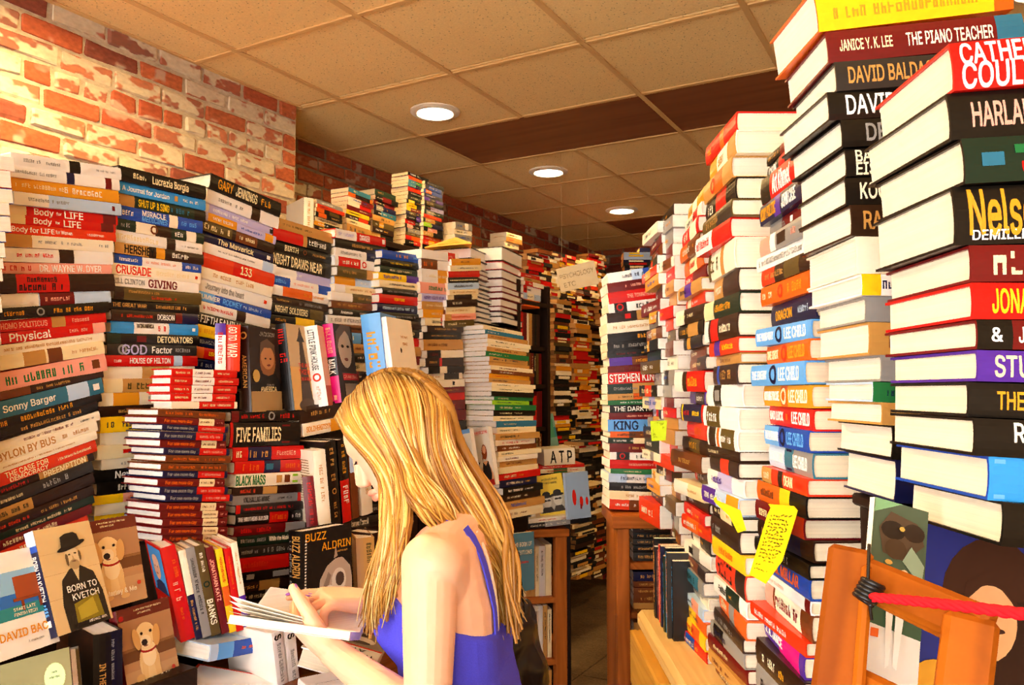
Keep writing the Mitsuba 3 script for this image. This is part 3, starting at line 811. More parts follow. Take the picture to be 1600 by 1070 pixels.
# ---- right-hand stacks -------------------------------------------------------------------------
FRONT = np.array([0, 1.0])
AISLE = np.array([0, -1.0])
XN = np.array([1.0, 0])
stack("""
70 r /<CATHERINE;w;.03-.42;.43;.24 /<COULTER;w;.03-.40;.5;-.22
145 k n.5-1 /<HARLAN COBEN;p;.08-.52;.5
219 k G.0-.3 /#;a;.06-.14;.3 /#;g;.18-.26;.2;.2 /<JOHN SAUL;r;.2-.55;.62
290 k w.0-.0 /*<Nelson;Y;.05-.34;.74;.05 /<DEMILLE;w;.06-.4;.16;-.34
383 m /~;c;.08-.3;.7 /~;t;.38-.9;.8
441 r /<JONATHAN;y;.07-.34;.76
499 m k.0-.13 /<&;w;.05-.12;.46 /<JANET;i;.15-.29;.52
546 v n.4-.7 /<STUART WOODS;c;.06-.6;.66
596 k /*<THE AMBER ROOM;Y;.1-.54;.5
652 k G.4-1 /<ROBERT;i;.14-.4;.5;.16 /~;i;.4-.8;.26;-.25
712 b s.0-.3 /#;S;.02-.06;.9 /o;w;.1-.3;.9 /~;S;.4-.9;.6
782 k /~;E;.3-.8;.3
""", 852, 'nearest stack above the wooden frame', GR, np.array([1.0, -.02]), (FRONT, .69), 's0', (1474, 1552), L=.24, W=.16, vref='s', slopes=(-.1, -.05, 0, .04, .1), seed=51, page=.38, jit=.008, yawj=2.2)
stack("""
-22 o y.0-.9 /~;Y;.08-.85;.26;-.15
48 m a.86-1 /JANICE Y. K. LEE;c;.06-.33;.34 /*THE PIANO TEACHER;i;.4-.84;.4
98 E /<DAVID BALDACCI;t;.06-.55;.54
144 k /<DAVID;w;.09-.35;.66
189 k /<DEAN;e;.12-.34;.62
232 k /<BARRY;i;.05-.26;.42;.22 /<EISLER;i;.05-.28;.42;-.24
276 k /<KOONTZ;i;.07-.34;.56
320 d /<RANDY;t;.06-.32;.56
369 i /~;t;.3-.8;.3
428 w y.0-.1
462 e /~;w;.2-.8;.4
502 t /~;B;.1-.6;.6
554 e L.4-.9
596 L g.0-.2
628 t /~;m;.2-.6;.5
664 k /~;t;.2-.6;.4
718 n /~;e;.2-.6;.4
""", 786, 'stack just behind the nearest one', GR, np.array([1.0, .0]), (FRONT, .95), 's0', (1276, 1402), L=.236, W=.158, vref='s', slopes=(-.13, -.06, 0, .04, .08), seed=52, page=.55, jit=.008, yawj=2.5)
stack("""
175 k m.3-.5 /~;t;.05-.3;.4
193 k r.3-.45 /CAIN;w;.06-.24;.6 /~;e;.5-.9;.56
220 r k.0-.2,k.8-1 /*Art Khmel;w;.26-.62;.7 /~;t;.84-.96;.5
268 n v.36-.5 /*BODY POLITIC;Y;.04-.4;.6 /JOHN CASE;w;.54-.84;.6
305 m e.0-.3 /~;e;.1-.4;.4 /#;w;.5-.56;.4
331 e p.0-.24,w.24-.36 /#;d;.4-.58;.6 /~;p;.7-.8;.4
364 w m.9-1 /~;e;.06-.86;.46
390 d K.5-.8,O.0-.3 /~;t;.1-.5;.4
420 o /~;c;.06-.3;.4 /o;O;.4-.5;.7 /~;Y;.6-.9;.5
455 n /*DRAGON;Y;.1-.55;.4 /~;L;.6-.9;.3
497 S /*THE HARD WAY;w;.03-.36;.44 /o;n;.4-.52;.9 /LEE CHILD;w;.56-.92;.58
529 o /*ONE SHOT;c;.03-.32;.44 /o;O;.4-.52;.9 /LEE CHILD;Y;.56-.92;.58
563 S /*THE ENEMY;w;.03-.34;.4 /o;n;.4-.52;.9 /LEE CHILD;w;.56-.92;.58
601 Y o.4-.54 /*NOTHING TO LOSE;w;.03-.37;.46 /o;c;.41-.53;.8 /LEE CHILD;i;.58-.94;.56
638 r /*BAD LUCK;w;.03-.36;.44 /#;o;.43-.47;.3 /LEE CHILD;w;.56-.94;.56
673 b S.0-.36 /*THE PERSUADER;w;.03-.36;.44 /o;n;.4-.52;.9 /LEE CHILD;S;.56-.92;.58
708 a L.0-.4,e.6-1 /*WITHOUT FAIL;w;.03-.38;.4 /#;n;.44-.56;.9 /LEE CHILD;w;.6-.9;.5
748 O t.0-.24,d.4-.5 /~;c;.06-.22;.5 /*DEAN;c;.54-.72;.6 /~;O;.76-.96;.5
776 k o.0-.5,y.5-.7 /~;B;.1-.4;.4
812 m O.6-1 /~;c;.1-.4;.5
846 d n.4-.8 /~;t;.1-.5;.4
880 k /~;e;.2-.7;.5
905 b s.0-.14 /*M. MILLAR;o;.3-.8;.56
940 w m.9-1 /~;p;.1-.5;.3
962 B p.0-.2,i.24-.8 /~;m;.26-.76;.5
1005 O /~;w;.1-.7;.4
1030 v M.4-.9 /J. A. JANCE;w;.05-.5;.44
1066 d
1112 e
""", 1180, 'aisle stack with ring-marked spines', GR, AISLE, (XN, .43), 's1', (1268, 1262), L=.226, W=.155, vref='s', seed=53, page=.35, jit=.010, yawj=3.5)
stack("""
173 r o.5-.62 /~;Y;.1-.3;.4
205 i Y.0-.3,t.7-1 /~;t;.36-.6;.4
241 t o.4-.7 /o;O;.3-.42;.8
275 k r.36-.7 /~;i;.1-.3;.5
311 K E.5-1 /~;t;.15-.6;.4
338 r w.0-.5 /~;r;.05-.45;.5
370 i t.5-.62,K.0-.1 /~;K;.1-.45;.5
418 d t.0-.4 /~;i;.08-.36;.4
455 G c.0-.3 /~;Y;.34-.8;.4
487 d w.0-.14,r.2-.44 /~;i;.5-.85;.4
525 O v.2-.4 /~;y;.5-.9;.4
550 t /~;B;.2-.7;.4
567 d b.18-.28 /~;t;.36-.8;.5
600 w k.2-.42 /#;e;.24-.38;.5
637 w K.1-.5 /~;w;.14-.46;.5
673 w o.34-.42,K.48-.9,d.06-.3 /~;w;.5-.86;.4
706 d
724 d O.4-.7
750 w l.3-.7 /~;v;.1-.5;.4
780 L Y.7-1,v.0-.4 /~;w;.1-.6;.4
809 k c.3-.7
832 d /~;e;.1-.4;.4
869 y /~;o;.2-.7;.4
900 O d.7-1 /~;k;.1-.6;.8
941 w G.4-.8
969 o e.4-.6 /~;c;.1-.36;.5
1000 d /~;e;.2-.7;.4
1024 e k.1-.4
1050 m
1075 t
1098 B
""", 1124, 'aisle stack under the big red book', GR, AISLE, (XN, .42), 's1', (1146, 1166), L=.226, W=.155, vref='s', seed=54, page=.6, jit=.011, yawj=4)
g5 = random.Random(55)
stack("""
292 Y i.3-.6 /~;B;.1-.3;.4
315 i r.5-.8
336 r i.5-.9 /~;i;.1-.45;.5
362 B o.0-.4
388 o c.3-.7 /~;r;.3-.6;.4
413 m r.0-.4
432 t v.3-.6 /~;n;.1-.4;.4
453 O c.1-.3
473 d i.0-.3
498 k t.4-.8 /~;Y;.1-.4;.5
520 k Y.2-.4
540 B
556 d B.0-.5
578 r w.0-.3,d.3-.44 /~;Y;.5-.8;.5
612 v d.4-1 /~;w;.5-.9;.4
633 n r.84-1,y.04-.1 /~;r;.14-.4;.3 /~;y;.5-.8;.3
662 O r.0-.4 /~;o;.45-.8;.5
690 d K.3-.7 /~;Y;.3-.6;.5
713 B /~;t;.3-.7;.3
742 d O.0-.2
765 c w.0-.5 /~;t;.5-.8;.2
788 d
805 r O.4-.8
825 O o.2-.6
848 k w.1-.5
870 w e.3-.6 /#;k;.2-.36;.5
893 d B.2-.7
912 e a.3-.8 /~;G;.3-.7;.5
935 i e.3-.6
955 L p.5-.8
975 o y.2-.6
997 y o.5-.8 /~;r;.2-.6;.4
1020 r b.3-.6
""", 1042, 'fourth aisle stack from the camera', GR, AISLE, (XN, .42), 's1', (1096, 1108), L=.226, W=.155, vref='s', seed=55, page=.55, jit=.012, yawj=5)
stack(many(318, 850, 20.5, 'dkKtrOimBcleGY', g5), 866, 'fifth aisle stack from the camera', 'paperbacks in the fifth aisle stack', AISLE, (XN, .42), 's1', (1050, 1062), L=.226, W=.155, vref='s', seed=56, page=.8, kind='paperback', jit=.012, yawj=6)
stack(many(346, 815, 18, 'dkKtmOimBcleGY', g5), 828, 'sixth aisle stack from the camera', 'paperbacks in the sixth aisle stack', AISLE, (XN, .405), 's1', (1030, 1034), L=.21, W=.15, vref='s', seed=58, page=.8, kind='paperback', jit=.012, yawj=6)
# the column facing the aisle head-on: hardcovers, modelled as flush-covered paperbacks
stack("""
420 L w.0-.4,b.6-.8 /~;n;.2-.7;.4
436 m /~;p;.3-.8;.3
451 r /*THE TOMMYKNOCKERS;p;.3-.9;.34
469 w k.1-.3 /o;r;.14-.24;.8 /~;k;.4-.9;.6
484 d t.5-.9 /#;r;.3-.4;.5
500 i /~;t;.1-.9;.3
517 k /~;Y;.5-.8;.6
531 k /~;e;.1-.7;.4
545 c k.0-.7
556 B v.0-.36,m.0-.1 /~;Y;.42-.9;.4
569 m /~;B;.2-.8;.5
580 k r.0-.9 /<STEPHEN KING;w;.02-.8;.7
598 G t.4-1 /~;e;.1-.8;.3
614 t o.4-.8
624 g
632 k /*THE DARK HALF;w;.05-.8;.6
644 m /~;p;.3-.8;.3
655 w S.0-1 /KING;n;.1-.5;.7 /~;n;.6-.9;.3
674 o B.3-.6
684 G c.4-.8
693 m /~;t;.3-.8;.3
707 w k.1-.3 /o;r;.14-.24;.8 /~;k;.4-.9;.5
719 r /~;p;.3-.8;.3
733 g /~;c;.2-.5;.3
741 L w.3-.6 /~;n;.2-.7;.4
755 k /~;e;.2-.8;.4
768 c i.3-.6 /~;t;.2-.7;.4
782 O B.3-.7
""", 798, 'horror tower on the orange bookcase', 'thick paperbacks in the horror tower', np.array([1.0, .04]), (FRONT, 2.55), 's0', (949, 953), L=.20, W=.15, vref='c', seed=57, kind='paperback', slopes=(-.16, -.1, -.04, .02, .05), jit=.004, yawj=1.5)

# ---- standing books and face-out covers ----------------------------------------------------------
def standing(plane, u0, u1, vt, vb, lean, W, col, bands=(), texts=(), label='', group=None, prints=None, back_prints=None, page=.7, kind='hardcover', out=0.0, turn=0.0, g=rng, depth=None):
    """A book standing on its tail, its spine to the viewer between the pixels u0 and u1 at its foot; lean: degrees that its head leans to the left."""
    P0, P1 = (on_plane(u0, vb, *plane), on_plane(u1, vb, *plane)) if depth is None else (at_depth(u0, vb, depth), at_depth(u1, vb, depth))
    P1[2] = P0[2]
    th = np.linalg.norm(P1 - P0)
    z = (P1 - P0) / th
    if turn:
        c, s = math.cos(math.radians(turn)), math.sin(math.radians(turn))
        z = np.array([z[0] * c - z[1] * s, z[0] * s + z[1] * c, 0])
    a = math.radians(lean)
    up = np.array([0, 0, 1.0])
    X = -up * math.cos(a) + z * math.sin(a)
    Z = z * math.cos(a) + up * math.sin(a)
    Y = np.cross(Z, X)
    L = (z_at(P0[0], P0[1], vt) - P0[2]) / math.cos(a)
    o = P0 - X * L / 2 + Y * out
    return make_book(frame(X, Y, Z, o), L, W, max(th * .97, .008), col, bands, texts, page=page, kind=kind, label=label, group=group, g=g, prints=prints, back_prints=back_prints)

def pose_cover(quad, L, W, th, guess=(0, 0, 0), prior=6.0, flat=False, wprior=.6):
    """The pose of a book whose front cover shows these four corners (top left, top right, bottom right, bottom left)."""
    q = np.array(quad, float)
    B = np.array([[0, 1, 0], [0, 0, -1], [-1, 0, 0]], float)     # columns X down, Y right, Z towards the camera
    size = (np.linalg.norm(q[3] - q[0]) + np.linalg.norm(q[2] - q[1])) / 2
    y0 = L * FOCAL / size
    R0 = Rot.from_euler('xyz', guess, degrees=True).as_matrix()
    c0 = at_depth(*q.mean(0), y0)
    def mat(p):
        R = Rot.from_rotvec(p[3:6]).as_matrix() @ R0 @ B
        M = np.eye(4); M[:3, :3] = R; M[:3, 3] = c0 + p[:3]
        return M
    def loc(w): return np.array([[-L / 2, 0, th], [-L / 2, w, th], [L / 2, w, th], [L / 2, 0, th]])
    def res(p):
        w = W * math.exp(p[6])
        P = loc(w); P[:, 1] -= w / 2
        return np.concatenate([((project(xf(mat(p), P)) - q) / 2).ravel(), p[3:6] * prior, [p[6] * 20 * wprior]])
    s = least_squares(res, np.zeros(7)).x
    w = W * math.exp(s[6])
    M = mat(s)
    M[:3, 3] -= M[:3, 1] * w / 2
    return M, w
def cover_book(quad, L, W, th, col, label, prints, bands=(), texts=(), group=None, guess=(0, 0, 0), prior=6.0, kind='paperback', board=None, page=.7, **k):
    M, w = pose_cover(quad, L, W, th, guess, prior)
    return make_book(M, L, w, th, col, bands, texts, page=page, kind=kind, label=label, group=group, board=board, prints=prints, **k)
def ell(cx, cy, rx, ry, n=22, rot=0):
    a = np.arange(n) * 2 * np.pi / n
    x, y = rx * np.cos(a), ry * np.sin(a)
    c, s = math.cos(rot), math.sin(rot)
    return Polygon(np.stack([cx + x * c - y * s, cy + x * s + y * c], 1))
def rect(a0, b0, a1, b1): return [(a0, b0), (a1, b0), (a1, b1), (a0, b1)]

wall_near = wp(1.17)
def unit_(a): return a / np.linalg.norm(a)
# puppy covers, two copies
def puppy():
    return [('p', rect(0, 0, 1, 1), 'b98a5e'), ('p', rect(0, .0, 1, .30), 'c39a6c'), ('p', rect(0, .40, 1, .52), '6e4526'), ('p', rect(0, .52, 1, .55), '8d6238'), ('p', rect(0, .55, 1, .86), 'b08259'),
            ('p', rect(0, .86, 1, 1), '6a2a1c'), ('p', ell(.06, .90, .045, .03), 'b0201a'),
            ('p', ell(.46, .34, .19, .22), 'e9c98f'), ('p', [(.30, .12), (.39, .11), (.42, .36), (.31, .36)], 'e0bb7c'), ('p', [(.56, .10), (.66, .10), (.63, .40), (.53, .36)], 'e0bb7c'),
            ('p', ell(.35, .105, .075, .028), 'd9b070'), ('p', ell(.62, .095, .075, .028), 'd9b070'), ('p', ell(.25, .20, .08, .05), 'd2a868'),
            ('p', ell(.46, .42, .13, .12), 'f3dcae'), ('p', ell(.46, .50, .15, .045), 'a3231c'), ('p', ell(.46, .52, .14, .042), 'efd4a0'),
            ('p', ell(.44, .66, .185, .135), 'eccb90'), ('p', ell(.26, .63, .065, .125, rot=.25), 'd6a560'), ('p', ell(.635, .62, .07, .125, rot=-.22), 'd6a560'),
            ('p', ell(.42, .585, .10, .07), 'f4ddb2'), ('p', ell(.395, .575, .055, .036), '241814'), ('p', ell(.36, .68, .024, .017), '20130d'), ('p', ell(.53, .685, .024, .017), '20130d'),
            ('p', ell(.41, .535, .04, .008), '7a4a34'), ('p', ell(.86, .205, .035, .024), 'c03a28'),
            ('text', ('A NEW YORK TALE OF ONE DOG', .12, .95, .955, .018), 'c'), ('text', ('LIFE AND LOVE', .12, .8, .915, .018), 'c'), ('text', ('Marley & Me', .16, .92, .155, .052), 'i')]
GPUP = 'two copies of a puppy paperback'
standing(wp(1.36), 128, 142, 824, 962, 15, .125, 'B', label='paperback with a yellow puppy photograph, the upper one, behind the bearded man in a hat', prints=puppy(), group=GPUP, turn=-85)
standing(wp(1.34), 190, 206, 962, 1100, 15, .118, 'm', label='paperback with a yellow puppy photograph, the lower one, right of the thick black book', prints=puppy(), group=GPUP, turn=-85)
standing(wp(1.30), 76, 95, 838, 1000, 20, .115, 'n', label='tan paperback lettered BORN TO KVETCH with a man in a black hat', prints=[
    ('p', rect(0, 0, 1, 1), 'e0c48e'), ('p', rect(0, .55, 1, .555), 'c9a871'), ('p', rect(0, .75, 1, .755), 'd2b27c'), ('p', rect(0, .32, 1, .325), 'c9a871'),
    ('p', [(.22, .0), (.20, .25), (.27, .48), (.44, .57), (.60, .60), (.84, .50), (.93, .30), (.95, .0)], '2a251b'), ('p', [(.36, .02), (.38, .24), (.82, .30), (.86, .04)], '8a7a22'), ('p', [(.43, .08), (.42, .2), (.72, .26), (.76, .1)], 'b3a233'),
    ('p', [(.47, .60), (.55, .44), (.62, .60)], 'd7c394'), ('p', ell(.53, .68, .125, .10), 'e6d0a2'), ('p', ell(.54, .605, .09, .05), 'b49a6c'), ('p', ell(.43, .66, .025, .06), '6d5a3a'), ('p', ell(.66, .68, .022, .05), '6d5a3a'),
    ('p', ell(.48, .705, .022, .008), '33281a'), ('p', ell(.585, .71, .022, .008), '33281a'), ('p', [(.525, .70), (.515, .655), (.555, .655)], 'c3aa7a'), ('p', ell(.535, .635, .035, .007), '7a5a40'),
    ('p', ell(.54, .785, .26, .030, rot=.12), '17130f'), ('p', [(.36, .78), (.38, .885), (.46, .91), (.62, .915), (.68, .89), (.72, .79)], '221d17'),
    ('p', rect(.30, .02, .82, .06), '1c1812'), ('text', ('BORN TO', .26, .86, .385, .058), 'w'), ('text', ('KVETCH', .32, .86, .30, .058), 'w'), ('text', ('MICHAEL WEX', .5, .9, .045, .022), 'w')], bands=((0, .14, 'L'), (.14, .2, 'b')), texts=[('BORN TO KVETCH', 'w', .24, .66, .52, 0), ('~', 'S', .69, .82, .5, 0), ('#', 'w', .84, .9, .5, 0)], turn=-78)
standing(wp(1.28), -32, -17, 884, 1046, 20, .13, 'w', label='paperback with a beach chair on its white and blue cover, leaning on the bearded man', prints=[
    ('p', rect(0, 0, 1, 1), 'f4f2ea'), ('p', rect(0, .44, 1, .80), '8fc3ea'), ('p', rect(0, .44, 1, .58), '2f6fc4'), ('p', rect(0, .34, 1, .46), '2b8a8e'), ('p', rect(.55, .50, .90, .74), 'a14a26'), ('p', rect(.6, .4, .64, .52), '7a3418'), ('p', rect(.84, .4, .88, .52), '7a3418'), ('p', rect(.5, .5, .95, .53), '8a3c1c'),
    ('text', ('START LATE', .3, .95, .425, .03), 'i'), ('text', ('FINISH RICH', .3, .95, .375, .03), 'i'), ('text', ('DAVID BACH', .22, .96, .20, .075), 'Y'), ('text', ('A simple plan', .4, .95, .10, .02), 'e')], turn=-78)
cover_book([(-20, 1049), (110, 1006), (118, 1150), (-10, 1180)], .135, .12, .03, 'K', 'plain olive hardcover with a round pale green sticker', [
    ('p', rect(0, 0, 1, 1), '7d7340'), ('p', ell(.80, .70, .13, .165), 'b4cc84'), ('p', ell(.80, .70, .12, .152), 'bcd38e'), ('text', ('NEW', .73, .88, .76, .02), 'G'), ('text', ('FOR YOU', .7, .9, .70, .02), 'G')], guess=(-8, 20, 5), kind='hardcover', page=.9)
standing(wall_near, 146, 192, 992, 1150, 2, .12, 'k', (), [('~', 'e', .08, .5, .12, .15), ('IN THE', 't', .3, .52, .2, -.2)], 'thick black hardcover standing with its white page tops towards us', page=1.0, depth=1.42, turn=47)
# the leaning row on the pale blue book
GROW = 'leaning row under the small red novels'
row = [(283, 306, 853, 1004, 13, 'r', (), [('~', 'o', .15, .35, .3, .2), ('*', 'w', .1, .2, .1, 0), ('~', 'p', .38, .6, .45, 0), ('~', 'o', .65, .8, .2, 0)], 'thick red hardcover with a man\'s portrait on blue, first of the leaning row'),
       (306, 317, 858, 1000, 12, 'i', ((.5, 1, 'n'),), [('~', 't', .56, .9, .4, 0)], 'cream and navy hardcover, second of the leaning row'),
       (317, 331, 854, 997, 12, 'e', (), [('~', 'E', .12, .75, .42, 0)], 'grey hardcover with dark script, third of the leaning row'),
       (331, 346, 851, 994, 12, 'K', ((0, .5, 'K'),), [('o', 'G', .36, .5, .7, 0), ('BANKS', 'i', .56, .92, .62, 0), ('~', 'i', .08, .3, .35, 0)], 'olive hardcover lettered BANKS, fourth of the leaning row'),
       (347, 359, 853, 991, 12, 'm', (), [('JONATHAN KATZ', 'p', .06, .7, .5, 0)], 'dark red hardcover, fifth of the leaning row'),
       (359, 370, 856, 989, 11, 'y', ((.45, .68, 'o'),), [('~', 'r', .1, .42, .4, 0)], 'yellow hardcover, sixth of the leaning row'),
       (370, 381, 855, 987, 10, 'r', (), [('~', 'o', .1, .5, .3, 0)], 'slim red hardcover, seventh of the leaning row'),
       (382, 392, 846, 987, 10, 'i', ((.6, .95, 'v'),), [('~', 't', .1, .5, .3, 0)], 'cream and violet hardcover, last of the leaning row')]
RN = np.array([math.cos(YAW + .40), -math.sin(YAW + .40)])
ROWP = (RN, float(RN @ on_plane(300, 1000, *wp(1.36))[:2]))
for k, (u0, u1, vt, vb, ln, c, b, tx, lab) in enumerate(row):
    tx = [t for t in tx if t[0] != '*']
    portrait = [('p', rect(.12, .48, .92, .97), '3f8fd0'), ('p', [(.2, .48), (.28, .58), (.5, .62), (.78, .6), (.9, .48)], '1d2a50'), ('p', ell(.5, .75, .20, .13), 'd9a486'), ('p', ell(.5, .82, .19, .07), 'e3b79c'), ('p', ell(.43, .765, .03, .01), '54382c'), ('p', ell(.57, .765, .03, .01), '54382c'), ('p', ell(.5, .69, .05, .01), '8d4a3e'), ('text', ('LIFE STORY', .15, .9, .4, .03), 'p')] if k == 0 else None
    standing(ROWP, u0, u1, vt, vb, ln, .125, c, b, tx, lab, GROW, page=.9, back_prints=portrait)
stack("1008 L b.3-1,S.1-.3 /~;o;.4-.7;.2", 1034, 'leaning row', None, DV, wp(1.30), 's0', (327, 327), L=.2, W=.19, vref='s', slopes=(-.18, -.18), seed=61, page=1.0, jit=0)
labels['hardcover_book' + f'_{taken["hardcover_book"] - 1:03d}'].update(label='wide hardcover with pale blue gradient spine lying under the leaning row', group='')
labels['hardcover_book' + f'_{taken["hardcover_book"] - 1:03d}'].pop('group')
# standing row on the dark middle stack
GTOP = 'standing row above the dark middle stack'
P_ = wp(1.47)
standing(P_, 336, 349, 505, 578, 1, .12, 'w', ((0, .25, 'v'),), [('~', 'r', .2, .9, .5, 0)], 'white hardcover with red vertical lettering at the left end of the upper standing row', GTOP, turn=-40)
standing(P_, 350, 369, 507, 580, 0, .12, 'O', (), [('GO TO', 'i', .05, .34, .6, 0), ('WAR', 'i', .4, .7, .6, 0)], 'red-orange hardcover beside the dark cover with an old portrait', GTOP, turn=-40)
standing(P_, 378, 392, 510, 645, 4, .135, 'd', label='dark hardcover with an old portrait, lettered AMERICA', prints=[
    ('p', rect(0, 0, 1, 1), '2a1c14'), ('p', rect(0, 0, 1, .24), 'a98a5c'), ('p', rect(0, .24, 1, .33), '15100d'), ('p', ell(.56, .60, .26, .20), '8c5a34'), ('p', ell(.56, .64, .22, .14), 'b98256'), ('p', [(.3, .66), (.34, .82), (.56, .87), (.80, .80), (.82, .66), (.7, .76), (.45, .76)], '5a4636'), ('p', [(.2, .33), (.35, .45), (.56, .42), (.8, .46), (.95, .33)], '17110e'), ('p', ell(.48, .63, .03, .012), '33201a'), ('p', ell(.64, .63, .03, .012), '33201a'), ('p', ell(.57, .55, .06, .012), '74382a'),
    ('p', ell(.16, .42, .11, .075), 'c7a557'), ('text', ('JACKSON', .15, .95, .92, .05), 'e'), ('text', ('LION OF', .3, .9, .31, .03), 'e'), ('text', ('AMERICA', .12, .95, .265, .055), 'c')], bands=(), texts=[('o', 't', .06, .16, .7, 0), ('AMERICAN', 't', .3, .75, .4, 0)], group=GTOP, kind='hardcover', page=.5, turn=-75)
standing(P_, 445, 458, 507, 643, 8, .13, 'k', label='tan cover with a dark tower silhouette and a black spine with red lettering', prints=[
    ('p', rect(0, 0, 1, 1), 'dcb164'), ('p', rect(0, .5, 1, 1), 'c9b088'), ('p', [(.30, .0), (.44, .8), (.40, .84), (.50, .98), (.60, .84), (.56, .8), (.78, .0)], '3a2a1a'), ('p', [(.34, .80), (.66, .80), (.58, .86), (.42, .86)], '241a12'), ('p', ell(.55, .05, .35, .08), '4a3418'), ('text', ('THE BOOK', .2, .95, .52, .045), 'O'), ('text', ('THIEVES', .2, .95, .44, .055), 'O'), ('text', ('IN A ROW', .2, .95, .36, .04), 'O')], texts=[('~', 'r', .06, .3, .8, 0), ('~', 'r', .34, .5, .8, 0)], group=GTOP, kind='hardcover', page=.8, turn=-75)
standing(P_, 491, 507, 511, 637, 9, .125, 'w', (), [('LITTLE PINK HOUSE', 'E', .05, .55, .42, 0), ('o', 'O', .6, .68, .6, 0), ('~', 'p', .75, .95, .3, 0)], 'white hardcover lettered LITTLE PINK HOUSE', GTOP, turn=-62, prints=[('p', rect(0, 0, 1, 1), 'e8b9a4'), ('p', rect(0, .0, .7, .25), 'b0603c')])
standing(P_, 518, 530, 507, 631, 8, .125, 'M', label='grey cover with a close-up face and a bright magenta spine', prints=[
    ('p', rect(0, 0, 1, 1), '3a302b'), ('p', ell(.5, .70, .36, .26), 'c7b29c'), ('p', [(.0, .6), (.1, .9), (.4, 1), (.9, 1), (.95, .8), (.6, .93), (.25, .82)], '6a5b50'), ('p', ell(.38, .72, .07, .02), '2a211c'), ('p', ell(.66, .72, .07, .02), '2a211c'), ('p', ell(.5, .55, .11, .02), '7c4b42'), ('p', rect(.2, .28, 1, .37), 'c02a30'), ('text', ('LIFE AND TIMES', .24, .96, .325, .04), 'p'), ('p', rect(.25, .02, .95, .24), '8a7b6c')], bands=((.42, .66, 'k'),), texts=[('~', 'p', .05, .4, .5, 0), ('MILK', 'w', .45, .64, .6, 0), ('#', 'p', .9, .96, .3, 0)], group=GTOP, kind='hardcover', page=.8, turn=-72)
standing(wp(1.42), 575, 596, 492, 606, 7, .13, 'S', label='pale blue spine and mid-blue front cover with yellow lettering behind the reader\'s head', prints=[('p', rect(0, 0, 1, 1), '5f8fd2'), ('text', ('DREAMS', .1, .9, .8, .08), 'Y'), ('text', ('OF MY', .1, .9, .66, .08), 'Y'), ('text', ('FATHER', .1, .9, .52, .08), 'Y')], texts=[('~', 'Y', .05, .85, .6, 0)], group=GTOP, kind='hardcover', page=.8, turn=-72)
standing(wp(1.36), 610, 618, 496, 632, 9, .15, 'w', label='white hardcover leaning above the reader\'s head', prints=[('p', rect(0, 0, 1, 1), 'f0e6cf'), ('p', ell(.42, .62, .035, .03), '33281c'), ('text', ('THE WAY', .3, .9, .78, .03), 't'), ('text', ('HOME', .3, .9, .70, .03), 't')], group=GTOP, kind='hardcover', page=.8, turn=-80)
# lower standing row right of the dark middle stack
GLOW = 'lower standing row beside the reader\'s face'
P_ = wp(1.40)
standing(P_, 481, 495, 745, 842, 6, .14, 'm', (), [('~', 'r', .1, .8, .4, 0)], 'slim maroon spine at the left end of the lower standing row', GLOW, turn=-45)
standing(wp(1.38), 498, 513, 704, 822, 6, .15, 'i', (), [('~', 't', .2, .7, .3, 0)], 'cream hardcover with its wordy back cover towards us, lower standing row', GLOW, turn=-22,
         back_prints=[('p', rect(.1, .15, .9, .9), 'f4ead2')] + [('p', rect(.14, b, .86, b + .012), '8d7a58') for b in np.arange(.3, .88, .035)])
standing(P_, 517, 534, 690, 828, 7, .14, 'k', (), [('~', 't', .08, .5, .4, 0), ('o', 't', .55, .6, .4, 0), ('~', 't', .7, .9, .3, 0)], 'tall black hardcover, left one of the black pair in the lower standing row', GLOW)
standing(P_, 536, 550, 687, 820, 7, .14, 'k', ((.48, .98, 'r'),), [('~', 'Y', .06, .44, .4, 0), ('~', 'w', .55, .8, .6, 0)], 'black hardcover with a red lower half in the lower standing row', GLOW)
standing(P_, 551, 562, 690, 811, 6, .14, 'B', ((0, .4, 'L'),), [('~', 'w', .1, .35, .3, 0)], 'brown hardcover with a pale blue head in the lower standing row', GLOW)
standing(P_, 566, 583, 719, 806, 6, .14, 'i', (), [('~', 't', .1, .7, .3, 0)], 'cream hardcover in front of the reader\'s nose', GLOW)
# books in front of the reader
standing(wp(1.34), 452, 476, 829, 990, 2, .145, 'k', label='black hardcover lettered BUZZ ALDRIN with an astronaut on it', prints=[
    ('p', rect(0, 0, 1, 1), '16100c'), *[(q, [(x, y + .16) for x, y in g_] if isinstance(g_, list) else affinity.translate(g_, 0, .16), c_) for q, g_, c_ in (('p', [(.28, .12), (.34, .34), (.48, .46), (.66, .52), (.80, .52), (.96, .42), (1, .30), (1, .1)], 'b5a08c'), ('p', [(.62, .52), (.66, .66), (.70, .54)], 'a8917c'), ('p', ell(.72, .30, .15, .12), 'd9ccbb'), ('p', ell(.74, .31, .09, .07), '4b3c34'), ('p', [(.3, .14), (.5, .4), (.56, .36), (.42, .12)], '8c7866'), ('p', ell(.52, .2, .1, .07), 'e2d8c8'))],
    ('text', ('BUZZ', .05, .52, .93, .075, 0), 'Y'), ('text', ('ALDRIN', .36, .98, .82, .075), 'Y'), ('text', ('astronaut', .6, .98, .75, .022), 't'), *[('p', rect(.015, b, .05, b + .016), 'e8dfcf') for b in np.arange(.3, .9, .03)]], bands=(), texts=[('BUZZ ALDRIN', 't', .05, .45, .5, .1), ('~', 'e', .1, .9, .2, -.3)], kind='hardcover', page=.8, turn=-97)
P_ = wp(1.30)
